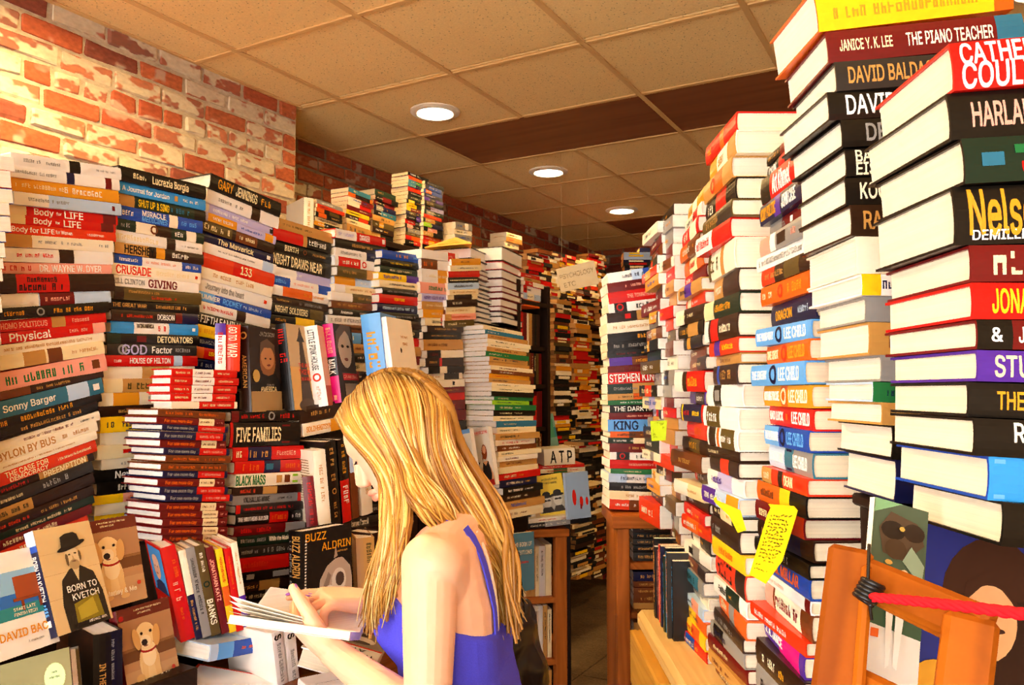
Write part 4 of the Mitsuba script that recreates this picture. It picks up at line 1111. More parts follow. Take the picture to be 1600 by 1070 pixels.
standing(P_, 560, 579, 841, 950, 3, .15, 't', (), [('~', 'K', .08, .8, .3, .2)], 'tan and cream hardcover standing right of the astronaut book', turn=-42, back_prints=[('p', rect(.04, .04, .96, .96), 'd9ac72'), *[('p', rect(.3 + .1 * (k % 2), b, .6, b + .014), 'a8743c') for k, b in enumerate(np.arange(.2, .8, .05))]])
standing(P_, 583, 601, 833, 950, 2, .15, 'd', (), [('~', 'c', .15, .8, .42, 0)], 'dark brown hardcover with cream script beside the reader\'s hair')
GWS = 'white spines standing below the reader\'s hands'
standing(wp(1.24), 436, 452, 985, 1090, 10, .14, 'w', (), [('S', 'k', .06, .14, .6, 0), ('~', 'e', .2, .8, .4, 0)], 'left one of two white spines below the reader\'s hands', GWS, page=1.0)
standing(wp(1.24), 454, 470, 983, 1090, 8, .14, 'w', (), [('S', 'k', .06, .14, .6, 0), ('~', 'e', .2, .8, .4, 0)], 'right one of two white spines below the reader\'s hands', GWS, page=1.0)
TR = [('p', rect(0, 0, 1, 1), 'f0ece2'), ('p', rect(0, .86, 1, .94), 'd23a26'), ('p', rect(0, .50, 1, .56), 'd23a26'), ('p', rect(0, .0, 1, .50), '8a7c6c'), ('p', ell(.35, .30, .2, .12), 'd8cdbd'), ('p', ell(.7, .22, .18, .12), 'c8bcab'), ('p', ell(.5, .12, .25, .06), '40362e'), ('p', ell(.36, .38, .16, .05), '4b4038'), ('p', rect(0, .56, 1, .59), 'f0ece2'),
      ('text', ('THIRD REICH', .06, .94, .77, .075), 'E'), ('text', ('AT WAR', .2, .8, .65, .075), 'E')]
cover_book([(606, 1016), (500, 1004), (522, 968), (592, 990)][:0] or [(585, 1041), (470, 1012), (508, 968), (607, 1002)], .23, .16, .04, 'w', 'white and red hardcover lettered THIRD REICH AT WAR lying upside down under the hands', 
           [(a, ((b[0], b[1], b[2], b[3], b[4]) if a == 'text' else b), c) for a, b, c in TR], guess=(-75, 0, 170), prior=1.5, kind='hardcover', page=.4)
cover_book([(312, 1038), (446, 1060), (425, 1128), (262, 1098)], .2, .2, .02, 'O', 'white hardcover with an orange edge lying flat at the bottom', [('p', rect(.03, .03, .97, .97), 'f6f3ec'), ('text', ('HOPE', .5, .8, .6, .05), 'L')], guess=(-78, 0, -8), prior=1.5, kind='hardcover', page=1.0)
wc_ = on_z(545, 1070, .93)
make_book(frame(unit_(np.array([.55, -.83, 0])), unit_(np.array([.83, .55, 0])), [0, 0, 1], wc_ - np.array([.05, .05, .03])), .21, .15, .03, 'w', (), (), page=1.0, label='plain white hardcover lying flat under the reader\'s forearm', prints=[('p', rect(.1, .75, .9, .757), '9c9690')])

# ---- furniture under the stacks --------------------------------------------------------------------
def slab(owner, name, r0, r1, d0, d1, z0, z1, mat, b=.003):
    return board(owner, name, (r1 - r0, d1 - d0, z1 - z0), room_frame((r0 + r1) / 2, (d0 + d1) / 2, (z0 + z1) / 2), mat, b)
def wbox(owner, name, x0, x1, y0, y1, z0, z1, mat, b=.003):
    return board(owner, name, (x1 - x0, y1 - y0, z1 - z0), frame([1, 0, 0], [0, 1, 0], [0, 0, 1], [(x0 + x1) / 2, (y0 + y1) / 2, (z0 + z1) / 2]), mat, b)
TZ = .90
zflat = [s_[7] for s_ in supports if s_[8] == 'leaning row'][0]
tb = thing('display_table', 'long brown wooden table under the left-hand stacks', 'table')
slab(tb, 'table_top', -2.35, -1.08, .15, 1.72, TZ - .04, TZ, 'mat_brown_wood')
slab(tb, 'table_top', -2.35, -1.56, 1.722, 3.05, TZ - .04, TZ, 'mat_brown_wood')
for r in (-2.28, -1.16):
    for d in (.22, 1.6) if r > -2 else (.22, 1.6, 2.98): slab(tb, 'leg', r - .035, r + .035, d - .035, d + .035, 0, TZ - .04, 'mat_brown_wood')
for p, Q, X, ends, L, W, corner, zb, where in [s_ for s_ in supports]:
    c2 = np.array([Q[0], Q[1]]) - ends * L * X[:2]
    Yv = np.array([-X[1], X[0]])
    base = TZ
    if where.startswith('flat') or where.startswith('leaning') or where.startswith('upper bunch'): continue
    if where in ('nearest stack above the wooden frame', 'stack just behind the nearest one', 'aisle stack with ring-marked spines', 'aisle stack under the big red book', 'fourth aisle stack from the camera', 'fifth aisle stack from the camera', 'sixth aisle stack from the camera', 'horror tower on the orange bookcase'): continue
    if where.startswith('short pile'): continue
    cy = c2 + Yv * W * (.5 if corner[0] == 's' else -.5)
    cy = cy + Yv * .03
    h = zb - base - .012
    if h > .03:
        board(tb, 'riser', (L * .75, W * .7, h), frame([X[0], X[1], 0], [Yv[0], Yv[1], 0], [0, 0, 1], [cy[0], cy[1], base + h / 2]), 'mat_dark_wood')
slab(tb, 'riser', -1.58, -1.30, .2, .72, TZ, TZ + .09, 'mat_dark_wood')
slab(tb, 'riser', -1.62, -1.30, .80, 1.08, TZ, zflat - .002, 'mat_dark_wood')
slab(tb, 'riser', -1.50, -1.38, 1.54, 1.9, TZ, 1.145, 'mat_dark_wood')
wb = thing('wall_bookcase', 'tall dark bookcase against the brick wall that carries the paperback stacks', 'bookcase')
ZB = z_at(*on_plane(650, 392, WALLN, -2.45)[:2], 392)
slab(wb, 'top_board', -3.0, -2.40, 2.80, 4.55, ZB - .03, ZB, 'mat_dark_wood')
slab(wb, 'back_panel', -3.02, -3.0, 2.80, 4.55, .02, ZB - .03, 'mat_dark_wood')
for d in (2.80, 3.6, 4.52): slab(wb, 'side_panel', -3.0, -2.42, d, d + .03, 0, ZB - .03, 'mat_dark_wood')
for z in (.1, .5, .9, 1.3, 1.7):
    for d in (2.83, 3.63): slab(wb, 'shelf', -3.0, -2.43, d, d + (.77 if d < 3 else .89), z, z + .022, 'mat_dark_wood')

# paperbacks on top of the wall bookcase
GPB = 'paperbacks on top of the wall bookcase'
WB = wp(2.44)
g6 = random.Random(66)
def pbs(v0, v1, th, cols, kb=.5): return many(v0, v1, th, cols, g6, kb)
stack("""
310 e /~;w;.1-.7;.4
317 O /~;k;.1-.4;.3
323 k o.0-.3,K.5-.9
330 k o.1-.4 /~;t;.5-.9;.4
337 c /~;B;.1-.8;.4
344 k Y.0-.4
351 d t.3-.7
357 w /~;e;.1-.8;.3
""", 365, 'paperback pile beside the binder', GPB, DV, WB, 's0', (494, 491), L=.168, W=.105, vref='s', seed=71, kind='paperback', name='pocket_book', page=.1, slopes=(.36, .28))
stack("""
292 a
299 o k.3-.9
305 i m.5-1
312 r i.0-.5
319 m /~;c;.5-.9;.3
326 y /~;k;.1-.6;.3
333 d O.5-.9
340 c
348 t
""", 362, 'second paperback pile from the binder', GPB, DV, wp(2.46), 's0', (545, 540), L=.17, W=.105, vref='s', seed=72, kind='paperback', name='pocket_book', page=.05, slopes=(.4, .3))
stack("""
294 G /~;t;.1-.4;.4
303 k m.3-.7
311 m k.2-.5
318 n e.1-.4
326 a k.0-.3
334 t /~;k;.4-.8;.4
343 K Y.3-.5
352 d
361 k t.0-.4
371 m
380 d
""", 389, 'third paperback pile from the binder', GPB, DV, wp(2.47), 's0', (586, 578), L=.168, W=.105, vref='s', seed=73, kind='paperback', name='pocket_book', page=.05, slopes=(.38, .26))
stack("""
268 k /~;w;.1-.6;.6
273 O /~;y;.2-.7;.4
279 a g.4-1
285 n a.0-.4
290 r /~;o;.1-.7;.5
297 k /~;e;.1-.7;.4
303 G k.0-.3
310 k y.1-.4
316 y k.5-.9 /~;m;.1-.4;.3
322 m y.0-.2
328 n K.2-.5
334 k v.5-.9
341 r k.5-1
348 k p.1-.4
354 k e.1-.7
361 K
366 r o.3-.8
373 k r.4-1
380 k
""", 389, 'tall paperback pile nearly touching the ceiling', GPB, DV, wp(2.45), 's0', (638, 631), L=.17, W=.107, vref='s', seed=74, kind='paperback', name='pocket_book', page=.02, slopes=(.4, .22))
stack("""
281 k /~;e;.1-.7;.5
287 n b.2-.9
294 b o.1-.4
300 n /~;l;.1-.6;.4
306 v k.3-.6
312 k K.1-.5
319 l k.0-.3
326 G e.1-.5
333 O /~;y;.3-.7;.4
339 k t.1-.6
346 n u.0-.4
353 k p.2-.7
360 k t.0-.5
367 r o.3-.9
374 O y.3-.6
381 k
""", 390, 'tall paperback pile farther along the bricks', GPB, DV, wp(2.43), 's0', (664, 661), L=.17, W=.107, vref='s', seed=75, kind='paperback', name='pocket_book', page=.02, slopes=(.4, .22))
stack(pbs(346, 384, 8, 'eEkwi'), 388, 'grey paperback pile above the manila envelope', GPB, DV, wp(2.42), 's0', (712, 706), L=.17, W=.107, vref='s', seed=76, kind='paperback', name='pocket_book', page=.5, slopes=(.2, .1))
stack(pbs(362, 384, 7, 'tBkci'), 386, 'low paperback pile left of the cardboard sign', GPB, DV, wp(2.42), 's0', (790, 788), L=.19, W=.12, vref='s', seed=77, kind='paperback', name='pocket_book', page=.3, slopes=(.3, .2))
standing(wp(2.46), 474, 486, 308, 364, 0, .2, 'i', (), [('~', 't', .1, .8, .3, 0)], 'cream and grey binder standing in the brick corner on the wall bookcase', None, back_prints=[('p', rect(0, 0, 1, 1), '9a938a')], turn=-24, page=.6)
for fac, lab in ((0, ''),):
    env = thing('manila_envelope', 'bent manila envelope lying on the short pile left of the white page edges', 'envelope')
    P = [at_depth(663, 387, 2.95), at_depth(737, 385, 2.88), at_depth(712, 371, 2.98), at_depth(668, 380, 3.12), at_depth(735, 380, 3.10)]
    z0 = P[0][2]
    pts = np.array([[*P[0][:2], z0], [*P[1][:2], z0 + .003], [*P[2][:2], P[2][2]], [*P[3][:2], z0 + .012], [*P[4][:2], z0 + .006]])
    v = np.vstack([pts, pts + [0, 0, .002]])
    f = [(0, 1, 2), (0, 2, 3), (1, 4, 2), (2, 4, 3)]
    F_ = [tuple(5 + i for i in t) for t in f] + [t[::-1] for t in f]
    for a, b in ((0, 1), (1, 4), (4, 3), (3, 0)): F_ += [(a, b, 5 + b), (a, 5 + b, 5 + a)]
    put(env + '__pocket', (v, np.array(F_)), 'mat_matte', color=lin('e8b04a'))
    tri = np.array([pts[0], pts[1], pts[2]]) + (np.array([0, -.0012, .0016]))
    put(env + '__flap', join([(np.vstack([tri * .5 + tri.mean(0) * .5, tri * .5 + tri.mean(0) * .5 + [0, -.001, .001]]), np.array([[0, 1, 2], [3, 4, 5], [0, 1, 4], [0, 4, 3], [1, 2, 5], [1, 5, 4], [2, 0, 3], [2, 3, 5]]))]), 'mat_matte', color=lin('d89c38'))

# right-hand shelf: thick pale board, pine crate below, cabinet
sh = thing('aisle_shelf', 'thick pale wooden shelf board running along the aisle under the right-hand stacks', 'shelf')
wbox(sh, 'board', .335, .72, .45, 2.20, .872, .918, 'mat_pale_wood', .012)
wbox(sh, 'side_panel', .66, .70, .5, 1.72, 0, .872, 'mat_brown_wood')
wbox(sh, 'leg', .42, .46, .5, .56, 0, .872, 'mat_brown_wood')
wbox(sh, 'leg', .42, .46, 1.62, 1.68, 0, .872, 'mat_brown_wood')
cr = thing('pine_crate', 'yellowish pine crate standing on the floor under the pale shelf end', 'crate')
for k in range(6):
    wbox(cr, 'plank', .315, .335, 1.78, 2.19, .02 + .142 * k, .02 + .142 * k + .136, 'mat_crate_wood')
    wbox(cr, 'plank', .335, .66, 2.17, 2.19, .02 + .142 * k, .02 + .142 * k + .136, 'mat_crate_wood')
wbox(cr, 'top_board', .317, .66, 1.78, 2.17, .848, .868, 'mat_crate_wood')
for x, y in ((.34, 1.79), (.34, 2.13), (.625, 1.79), (.625, 2.13)): wbox(cr, 'post', x, x + .03, y, y + .035, 0, .848, 'mat_crate_wood')
# riser under the two nearest stacks
ri = thing('stack_box', 'dark wooden box that carries the nearest right-hand stacks', 'box')
zr = min(s_[7] for s_ in supports if s_[8] in ('nearest stack above the wooden frame', 'stack just behind the nearest one')) - .022
wbox(ri, 'side_panel', .47, .49, .84, 1.10, .918, zr, 'mat_dark_wood'); wbox(ri, 'side_panel', .64, .66, .84, 1.10, .918, zr, 'mat_dark_wood')
wbox(ri, 'top_board', .46, .67, .82, 1.10, zr, zr + .016, 'mat_dark_wood'); wbox(ri, 'back_panel', .49, .64, 1.08, 1.10, .918, zr, 'mat_dark_wood')
# thin books standing on the shelf end under the far stacks
GSH = 'thin spines standing on the end of the pale shelf'
sc = [('b', .020), ('k', .018), ('k', .022), ('m', .014), ('a', .013), ('O', .018), ('k', .016), ('n', .02), ('k', .022), ('G', .018), ('s', .014), ('k', .02), ('E', .016), ('k', .02)]
y = 2.165
lc = thing('book_riser', 'low dark box under the far aisle stacks', 'box')
wbox(lc, 'panel', .46, .62, 1.90, 2.19, .918, 1.10, 'mat_dark_wood'); wbox(lc, 'top_board', .42, .62, 1.90, 2.19, 1.104, 1.112, 'mat_dark_wood')
for k, (c, th) in enumerate(sc):
    Xd = np.array([0, 0, -1.0]); Z = np.array([0, -1.0, 0]); Y = np.cross(Z, Xd)
    L = .185 + rng.uniform(-.012, .014)
    make_book(frame(Xd, Y, Z, [.372 + rng.uniform(-.004, .006), y, .918 + L / 2]), L, .13, th - .001, c, (), [('~', rng.choice('wYsp'), .08, .8, .5, 0)], kind='paperback', label=f'thin {PAL[c][0]} spine, {ordinal(k + 1).replace("topmost", "first")} from the far end of the pale shelf', group=GSH)
    y -= th
# ---- frame, cord, covers in the right foreground ----------------------------------------------------
def beam(owner, name, p0, p1, w, t, mat, nrm=(0, -1, 0), b=.004):
    p0, p1 = np.array(p0), np.array(p1)
    X = p1 - p0; ln = np.linalg.norm(X); X /= ln
    N = np.array(nrm, float); N -= X * (N @ X); N /= np.linalg.norm(N)
    Yv = np.cross(N, X)
    return board(owner, name, (ln, w, t), frame(X, Yv, N, (p0 + p1) / 2), mat, b)
fm = thing('wooden_frame', 'orange pine frame leaning in the foreground under the nearest stack', 'frame')
NRM = (-.35, -.9, .25)
s0, s1 = at_depth(1330, 856, .665), at_depth(1300, 1110, .635)
beam(fm, 'stile', s0, s1, .034, .018, 'mat_pine_orange', NRM)
beam(fm, 'inner_moulding', at_depth(1355, 885, .655), at_depth(1338, 1110, .628), .009, .024, 'mat_pine_orange', NRM)
r0_, r1_ = at_depth(1352, 902, .655), at_depth(1545, 985, .565)
beam(fm, 'rail', r0_, r1_, .031, .017, 'mat_pine_orange', NRM)
beam(fm, 'inner_moulding', at_depth(1372, 940, .650), at_depth(1490, 998, .592), .007, .022, 'mat_pine_orange', NRM)
beam(fm, 'stile', at_depth(1518, 962, .572), at_depth(1500, 1110, .560), .034, .018, 'mat_pine_orange', NRM)
beam(fm, 'inner_moulding', at_depth(1482, 985, .582), at_depth(1468, 1110, .572), .007, .024, 'mat_pine_orange', NRM)
beam(fm, 'rail', at_depth(1325, 1066, .648), at_depth(1490, 1150, .572), .030, .017, 'mat_pine_orange', NRM)
b0, b1 = at_depth(1300, 1105, .637), at_depth(1500, 1105, .562)
beam(fm, 'leg', b0, [b0[0] + .01, b0[1] + .02, .918], .034, .018, 'mat_pine_orange', NRM)
beam(fm, 'leg', b1, [b1[0] + .01, b1[1] + .02, .918], .034, .018, 'mat_pine_orange', NRM)
def tube(points, radii, sides=10):
    p = np.asarray(points, float); t = np.gradient(p, axis=0); t /= np.linalg.norm(t, axis=1, keepdims=True) + 1e-12
    ref = np.array([0, 0, 1.0]) if abs(t[:, 2]).mean() < .9 else np.array([1.0, 0, 0])
    a = np.cross(t, ref); a /= np.linalg.norm(a, axis=1, keepdims=True) + 1e-12
    b = np.cross(t, a)
    an = np.arange(sides) * 2 * np.pi / sides
    rr = np.broadcast_to(np.asarray(radii, float), (len(p),))
    v = (p[:, None] + rr[:, None, None] * (np.cos(an)[None, :, None] * a[:, None] + np.sin(an)[None, :, None] * b[:, None])).reshape(-1, 3)
    F_ = []
    n = len(p)
    for i in range(n - 1):
        for j in range(sides):
            q = (i * sides + j, i * sides + (j + 1) % sides, (i + 1) * sides + (j + 1) % sides, (i + 1) * sides + j)
            F_ += [(q[0], q[2], q[1]), (q[0], q[3], q[2])]
    v = np.vstack([v, p[:1], p[-1:]])
    for j in range(sides):
        F_ += [(n * sides, j, (j + 1) % sides), (n * sides + 1, (n - 1) * sides + (j + 1) % sides, (n - 1) * sides + j)]
    return v, np.array(F_)
cd = thing('bungee_cord', 'bright red twisted cord stretched from a black coil across the wooden frame', 'cord')
cs = np.linspace(0, 1, 60)
pa, pb, pc = at_depth(1362, 933, .612), at_depth(1480, 942, .56), at_depth(1720, 976, .46)
cl = np.array([(1 - s) ** 2 * pa + 2 * s * (1 - s) * pb + s * s * pc for s in cs])
hv = []
for ph in (0, 2.1, 4.2):
    off = np.stack([cs * 0, np.cos(cs * 40 + ph), np.sin(cs * 40 + ph)], 1) * .0016
    hv.append(tube(cl + off, .0022 + .0006 * cs, 8))
put(cd + '__cord', join(hv), 'mat_matte', color=lin('d4121f'), smooth=True)
ct = np.linspace(0, 5 * 2 * np.pi, 110)
cc_ = at_depth(1357, 924, .628)
ax = np.array([.5, .0, .86]); e1 = np.array([.86, 0, -.5]); e2 = np.array([0, 1.0, 0])
coil = np.array([cc_ + ax * (t / ct[-1] - .5) * .016 + (e1 * math.cos(t) + e2 * math.sin(t)) * .0075 for t in ct])
put(cd + '__coil', tube(coil, .0021, 8), 'mat_jacket', color=lin('141214'), smooth=True)
put(cd + '__hook', tube(np.array([at_depth(1358, 850, .645), at_depth(1357, 880, .638), at_depth(1356, 915, .630), at_depth(1359, 945, .63), at_depth(1362, 968, .632)]), .0013, 8), 'mat_jacket', color=lin('17120f'), smooth=True)
GREY_ = dict(guess=(-6, -6, 3), prior=4.0)
cover_book([(1368, 772), (1449, 805), (1432, 1120), (1338, 1110)], .235, .075, .012, 'i', 'tall photo magazine with sunglasses on its cover behind the wooden frame', [
    ('p', rect(0, 0, 1, 1), 'e4e2de'), ('p', rect(0, .62, 1, 1), '4c5a44'), ('p', [(0, .40), (1, .36), (1, .66), (0, .66)], '3e5a44'), ('p', [(0, .93), (.5, 1), (0, 1)], '7fae7c'), ('p', [(.1, .86), (.3, .95), (.8, .92), (.95, .82), (.6, .72), (.2, .74)], '54412f'), ('p', ell(.36, .86, .22, .045), '2a1d14'), ('p', ell(.74, .87, .2, .045), '33241a'), ('p', ell(.42, .77, .2, .05), '4a3624'), ('p', [(.55, .72), (.7, .8), (.96, .72), (.92, .62)], '8fa184'), ('p', ell(.6, .66, .08, .02), 'd9b58e'), ('p', ell(.3, .70, .07, .012), 'c79a4c'), ('p', ell(.5, .875, .05, .012), 'caa24e'),
    ('p', [(.30, .50), (.44, .50), (.42, .22), (.36, .20)], 'f1efec'), ('p', [(.48, .50), (.64, .48), (.56, .20), (.48, .22)], 'f4f2f0'), ('p', rect(.06, .335, .2, .375), 'e0662c')], **GREY_, wprior=.1) if False else None
M_, w_ = pose_cover([(1368, 772), (1449, 805), (1432, 1120), (1338, 1110)], .185, .05, .006, (-6, -6, 3), 4.0)
make_book(M_, .185, w_, .006, 'i', (), (), kind='paperback', label='tall photo magazine with sunglasses on its cover behind the wooden frame', prints=[
    ('p', rect(0, 0, 1, 1), 'e4e2de'), ('p', rect(0, .62, 1, 1), '4c5a44'), ('p', [(0, .40), (1, .36), (1, .66), (0, .66)], '3e5a44'), ('p', [(0, .93), (.5, 1), (0, 1)], '7fae7c'), ('p', [(.1, .86), (.3, .95), (.8, .92), (.95, .82), (.6, .72), (.2, .74)], '54412f'), ('p', ell(.36, .86, .22, .045), '2a1d14'), ('p', ell(.74, .87, .2, .045), '33241a'), ('p', ell(.42, .77, .2, .05), '4a3624'), ('p', [(.55, .72), (.7, .8), (.96, .72), (.92, .62)], '8fa184'), ('p', ell(.6, .66, .08, .02), 'd9b58e'), ('p', ell(.3, .70, .07, .012), 'c79a4c'), ('p', ell(.5, .875, .05, .012), 'caa24e'),
    ('p', [(.30, .50), (.44, .50), (.42, .22), (.36, .20)], 'f1efec'), ('p', [(.48, .50), (.64, .48), (.56, .20), (.48, .22)], 'f4f2f0'), ('p', rect(.06, .335, .2, .375), 'e0662c')])
M_, w_ = pose_cover([(1446, 790), (1660, 830), (1640, 1140), (1425, 1110)], .195, .135, .008, (-6, -6, 3), 4.0)
make_book(M_, .195, w_, .008, 'n', (), (), kind='paperback', label='dark blue paperback with a close-up of a dark-haired head under the nearest stack', prints=[
    ('p', rect(0, 0, 1, 1), '232a72'), ('p', ell(.52, .60, .37, .30), '3b1d10'), ('p', [(.15, .6), (.2, .2), (.4, .1), (.9, .1), (.92, .6)], '2c150c'), ('p', ell(.50, .47, .21, .19), 'e2a06c'), ('p', [(.30, .55), (.5, .70), (.72, .55), (.68, .62), (.5, .74), (.32, .66)], '3b1d10'), ('p', ell(.42, .44, .04, .012), '3a1d14'), ('p', ell(.58, .44, .04, .012), '3a1d14'), ('p', ell(.15, .1, .22, .16), 'c98f2a'), ('p', ell(.6, .08, .3, .1), 'b07a22')])
# sticky notes
def paper(key, label, pts0, pts1, col, ink=None, cat='note', seed=1):
    k = thing(key, label, cat)
    a, b = np.array(pts0), np.array(pts1)
    a, b = np.vstack([a[:1] + [.012, .05, -.001], a]), np.vstack([b[:1] + [.012, .05, -.001], b])
    n = len(a)
    nn = np.cross(b[1] - a[1], a[-1] - a[1]); nn /= np.linalg.norm(nn)
    if nn @ (np.array([0, 0, EYE]) - a[0]) < 0: nn = -nn
    v = np.vstack([a, b, a - nn * .0006, b - nn * .0006]); F_ = []
    for i in range(n - 1):
        F_ += [(i, i + 1, n + i + 1), (i, n + i + 1, n + i), (2 * n + i, 3 * n + i + 1, 2 * n + i + 1), (2 * n + i, 3 * n + i, 3 * n + i + 1)]
        F_ += [(i, 2 * n + i, 2 * n + i + 1), (i, 2 * n + i + 1, i + 1), (n + i, n + i + 1, 3 * n + i + 1), (n + i, 3 * n + i + 1, 3 * n + i)]
    F_ += [(0, n, 3 * n), (0, 3 * n, 2 * n), (n - 1, 3 * n - 1, 4 * n - 1), (n - 1, 4 * n - 1, 2 * n - 1)]
    put(k + '__sheet', (v, np.array(F_)), 'mat_paper', color=lin(col))
    if ink:
        g = random.Random(seed); ms = []
        for t in np.arange(.2, .92, .05):
            i = min(int(t * (n - 1)), n - 2); q = t * (n - 1) - i
            p0, p1 = a[i] * (1 - q) + a[i + 1] * q, b[i] * (1 - q) + b[i + 1] * q
            s = .15
            while s < .8:
                e = s + g.uniform(.04, .1)
                d_ = (a[min(i + 1, n - 1)] - a[i]); d_ /= np.linalg.norm(d_)
                q0, q1 = p0 + (p1 - p0) * s + nn * .0006, p0 + (p1 - p0) * e + nn * .0006 + d_ * g.uniform(-.003, .003)
                ms.append((np.array([q0, q1, q1 + d_ * .0018, q0 + d_ * .0018]), np.array([[0, 1, 2], [0, 2, 3]])))
                s = e + g.uniform(.02, .06)
        put(k + '__handwriting', join(ms), 'mat_ink', color=lin(ink))
    return k
ts = np.linspace(0, 1, 9)
paper('paper_slip', 'long yellow handwritten paper slip hanging from the aisle stack', [at_depth(np.interp(t, [0, .1, 1], [1204, 1199, 1171]), np.interp(t, [0, 1], [793, 897]), 1.275 + .04 * t - .02 * math.sin(t * 3)) for t in ts], [at_depth(np.interp(t, [0, .1, .75, 1], [1246, 1243, 1222, 1196]), np.interp(t, [0, .1, .75, 1], [797, 808, 876, 912]), 1.150 + .08 * t - .03 * math.sin(t * 3)) for t in ts], 'f6d814', '40340a')
paper('paper_slip', 'plain yellow paper wedge sticking out of the third aisle stack', [at_depth(1116, 783, 1.40), at_depth(1140, 806, 1.33), at_depth(1153, 832, 1.27)], [at_depth(1120, 781, 1.42), at_depth(1157, 797, 1.34), at_depth(1166, 828, 1.28)], 'f2e21c')
paper('paper_slip', 'small lime green note on the fifth aisle stack', [at_depth(1016, 658, 1.98), at_depth(1018, 689, 1.97)], [at_depth(1042, 657, 1.90), at_depth(1040, 688, 1.89)], 'b8d62a', '6a7a1a')

# ---- middle of the shop ---------------------------------------------------------------------------
bk = thing('small_bookcase', 'small orange-brown bookcase of pale books standing in the aisle', 'bookcase')
BC = at_depth(886, 826, 3.05)                    # its near corner at the top
BX = np.array([-math.cos(.12), math.sin(.12) * -1, 0]); BX = np.array([-.98, -.2, 0]); BX /= np.linalg.norm(BX)
BY = np.array([-BX[1] * -1, -BX[0], 0]); BY = np.array([.2, .98, 0]) if True else BY
BY = np.array([-BX[1], BX[0], 0]); BY = BY if BY[1] > 0 else -BY
BZ = BC[2]
def bbox(name, a0, a1, b0, b1, z0, z1, mat='mat_brown_wood', b=.003, owner=None):
    o = np.array([BC[0], BC[1], 0]) + BX * (a0 + a1) / 2 + BY * (b0 + b1) / 2 + np.array([0, 0, (z0 + z1) / 2])
    Xf = -BX
    return board(owner or bk, name, (a1 - a0, b1 - b0, z1 - z0), frame(Xf, BY, [0, 0, 1], o), mat, b)
scene['mat_case_wood'] = None
del scene['mat_case_wood']
wood('case_wood', 'b8672a', '84400f')
CW = 'mat_case_wood'
BWd, BDp = .40, .30
bbox('top_board', -.008, BWd, -.008, BDp, BZ - .028, BZ, CW)
for a in (0, BWd - .045):
    for b in (0, BDp - .045): bbox('post', a, a + .045, b, b + .045, 0, BZ - .028, CW)
sz = [z_at(BC[0], BC[1], v) for v in (937, 1034, 1135)]
for z in sz:
    bbox('shelf', .0, BWd, .005, BDp, z - .011, z + .011, CW)
    bbox('side_rail', .008, .03, .045, BDp - .045, z + .011, z + .05, CW)
bbox('back_panel', .0, BWd, BDp - .012, BDp, .05, BZ - .028, CW)
SHELF = ['top', 'second', 'third', 'fourth', 'fifth', 'sixth', 'lowest']
GSB = 'pale books on the shelves of the small bookcase'
n_ = 0
for si, z in enumerate(sz):
    a = .052
    while a < BWd - .06:
        th = rng.uniform(.010, .026)
        L = min(rng.uniform(.17, .215), (BZ - .03 - z - .02) if si == 0 else (sz[si - 1] - z - .035))
        o = np.array([BC[0], BC[1], 0]) + BX * (a + th) + BY * .03 + np.array([0, 0, z + .011 + L / 2])
        c = rng.choice('wicictwc' if si < 2 else 'wciEBt')
        n_ += 1
        make_book(frame([0, 0, -1], BY, -BX, o), L, .15, th - .001, c, (), [('~', 'E', .1, .7, .35, 0)] if rng.random() < .5 else (), kind='paperback', label=f'{PAL[c][0]} paperback, {ordinal(len([1 for q in labels.values() if q.get("group") == GSB and (SHELF[si] + " shelf") in q["label"]]) + 1).replace("topmost", "first")} from the right on the {SHELF[si]} shelf of the small bookcase', group=GSB)
        a += th
cover_book([(798, 834), (834, 829), (832, 922), (801, 927)], .2, .14, .02, 'a', 'slate blue paperback leaning against the small bookcase beside the reader\'s hair', [('p', rect(0, 0, 1, 1), '4f8094'), ('text', ('THE BOOK OF', .1, .9, .8, .07), 'i'), ('text', ('QUESTIONS', .1, .9, .66, .07), 'i'), ('text', ('poems', .3, .8, .5, .05), 'O')], guess=(0, -12, 0))
stack('812 i\n819 k e.3-.7', 827, 'flat pair on top of the small bookcase', 'flat pair on the small bookcase', np.array([.98, .2]), (np.array([0, 1.0]), 3.02), 's0', (822, 818), L=.25, W=.2, vref='s', seed=81, slopes=(-.12, -.12), kind='paperback')
cover_book([(838, 744), (876, 738), (887, 809), (847, 817)], .172, .115, .02, 'y', 'yellow paperback with two men in hats on the small bookcase', [
    ('p', rect(0, 0, 1, 1), 'e9c93e'), ('p', rect(.0, .18, 1, .52), 'b9b2a2'), ('p', ell(.30, .42, .17, .13), 'd8d2c4'), ('p', ell(.72, .44, .17, .13), 'd8d2c4'), ('p', ell(.30, .53, .25, .035), '241f1a'), ('p', ell(.30, .58, .15, .06), '241f1a'), ('p', ell(.72, .55, .25, .035), '241f1a'), ('p', ell(.72, .60, .15, .06), '241f1a'), ('p', ell(.24, .44, .07, .022), '2b241e'), ('p', ell(.38, .44, .07, .022), '2b241e'), ('p', ell(.66, .46, .07, .022), '2b241e'), ('p', ell(.80, .46, .07, .022), '2b241e'), ('p', [(.05, .18), (.15, .30), (.45, .30), (.55, .18)], '2e2822'), ('p', [(.5, .18), (.6, .31), (.85, .31), (.97, .18)], '38312a'),
    ('text', ('POEMS FOR', .15, .85, .9, .045), 'K'), ('text', ('TWO MEN', .2, .8, .82, .045), 'K')], guess=(-5, -15, 3))
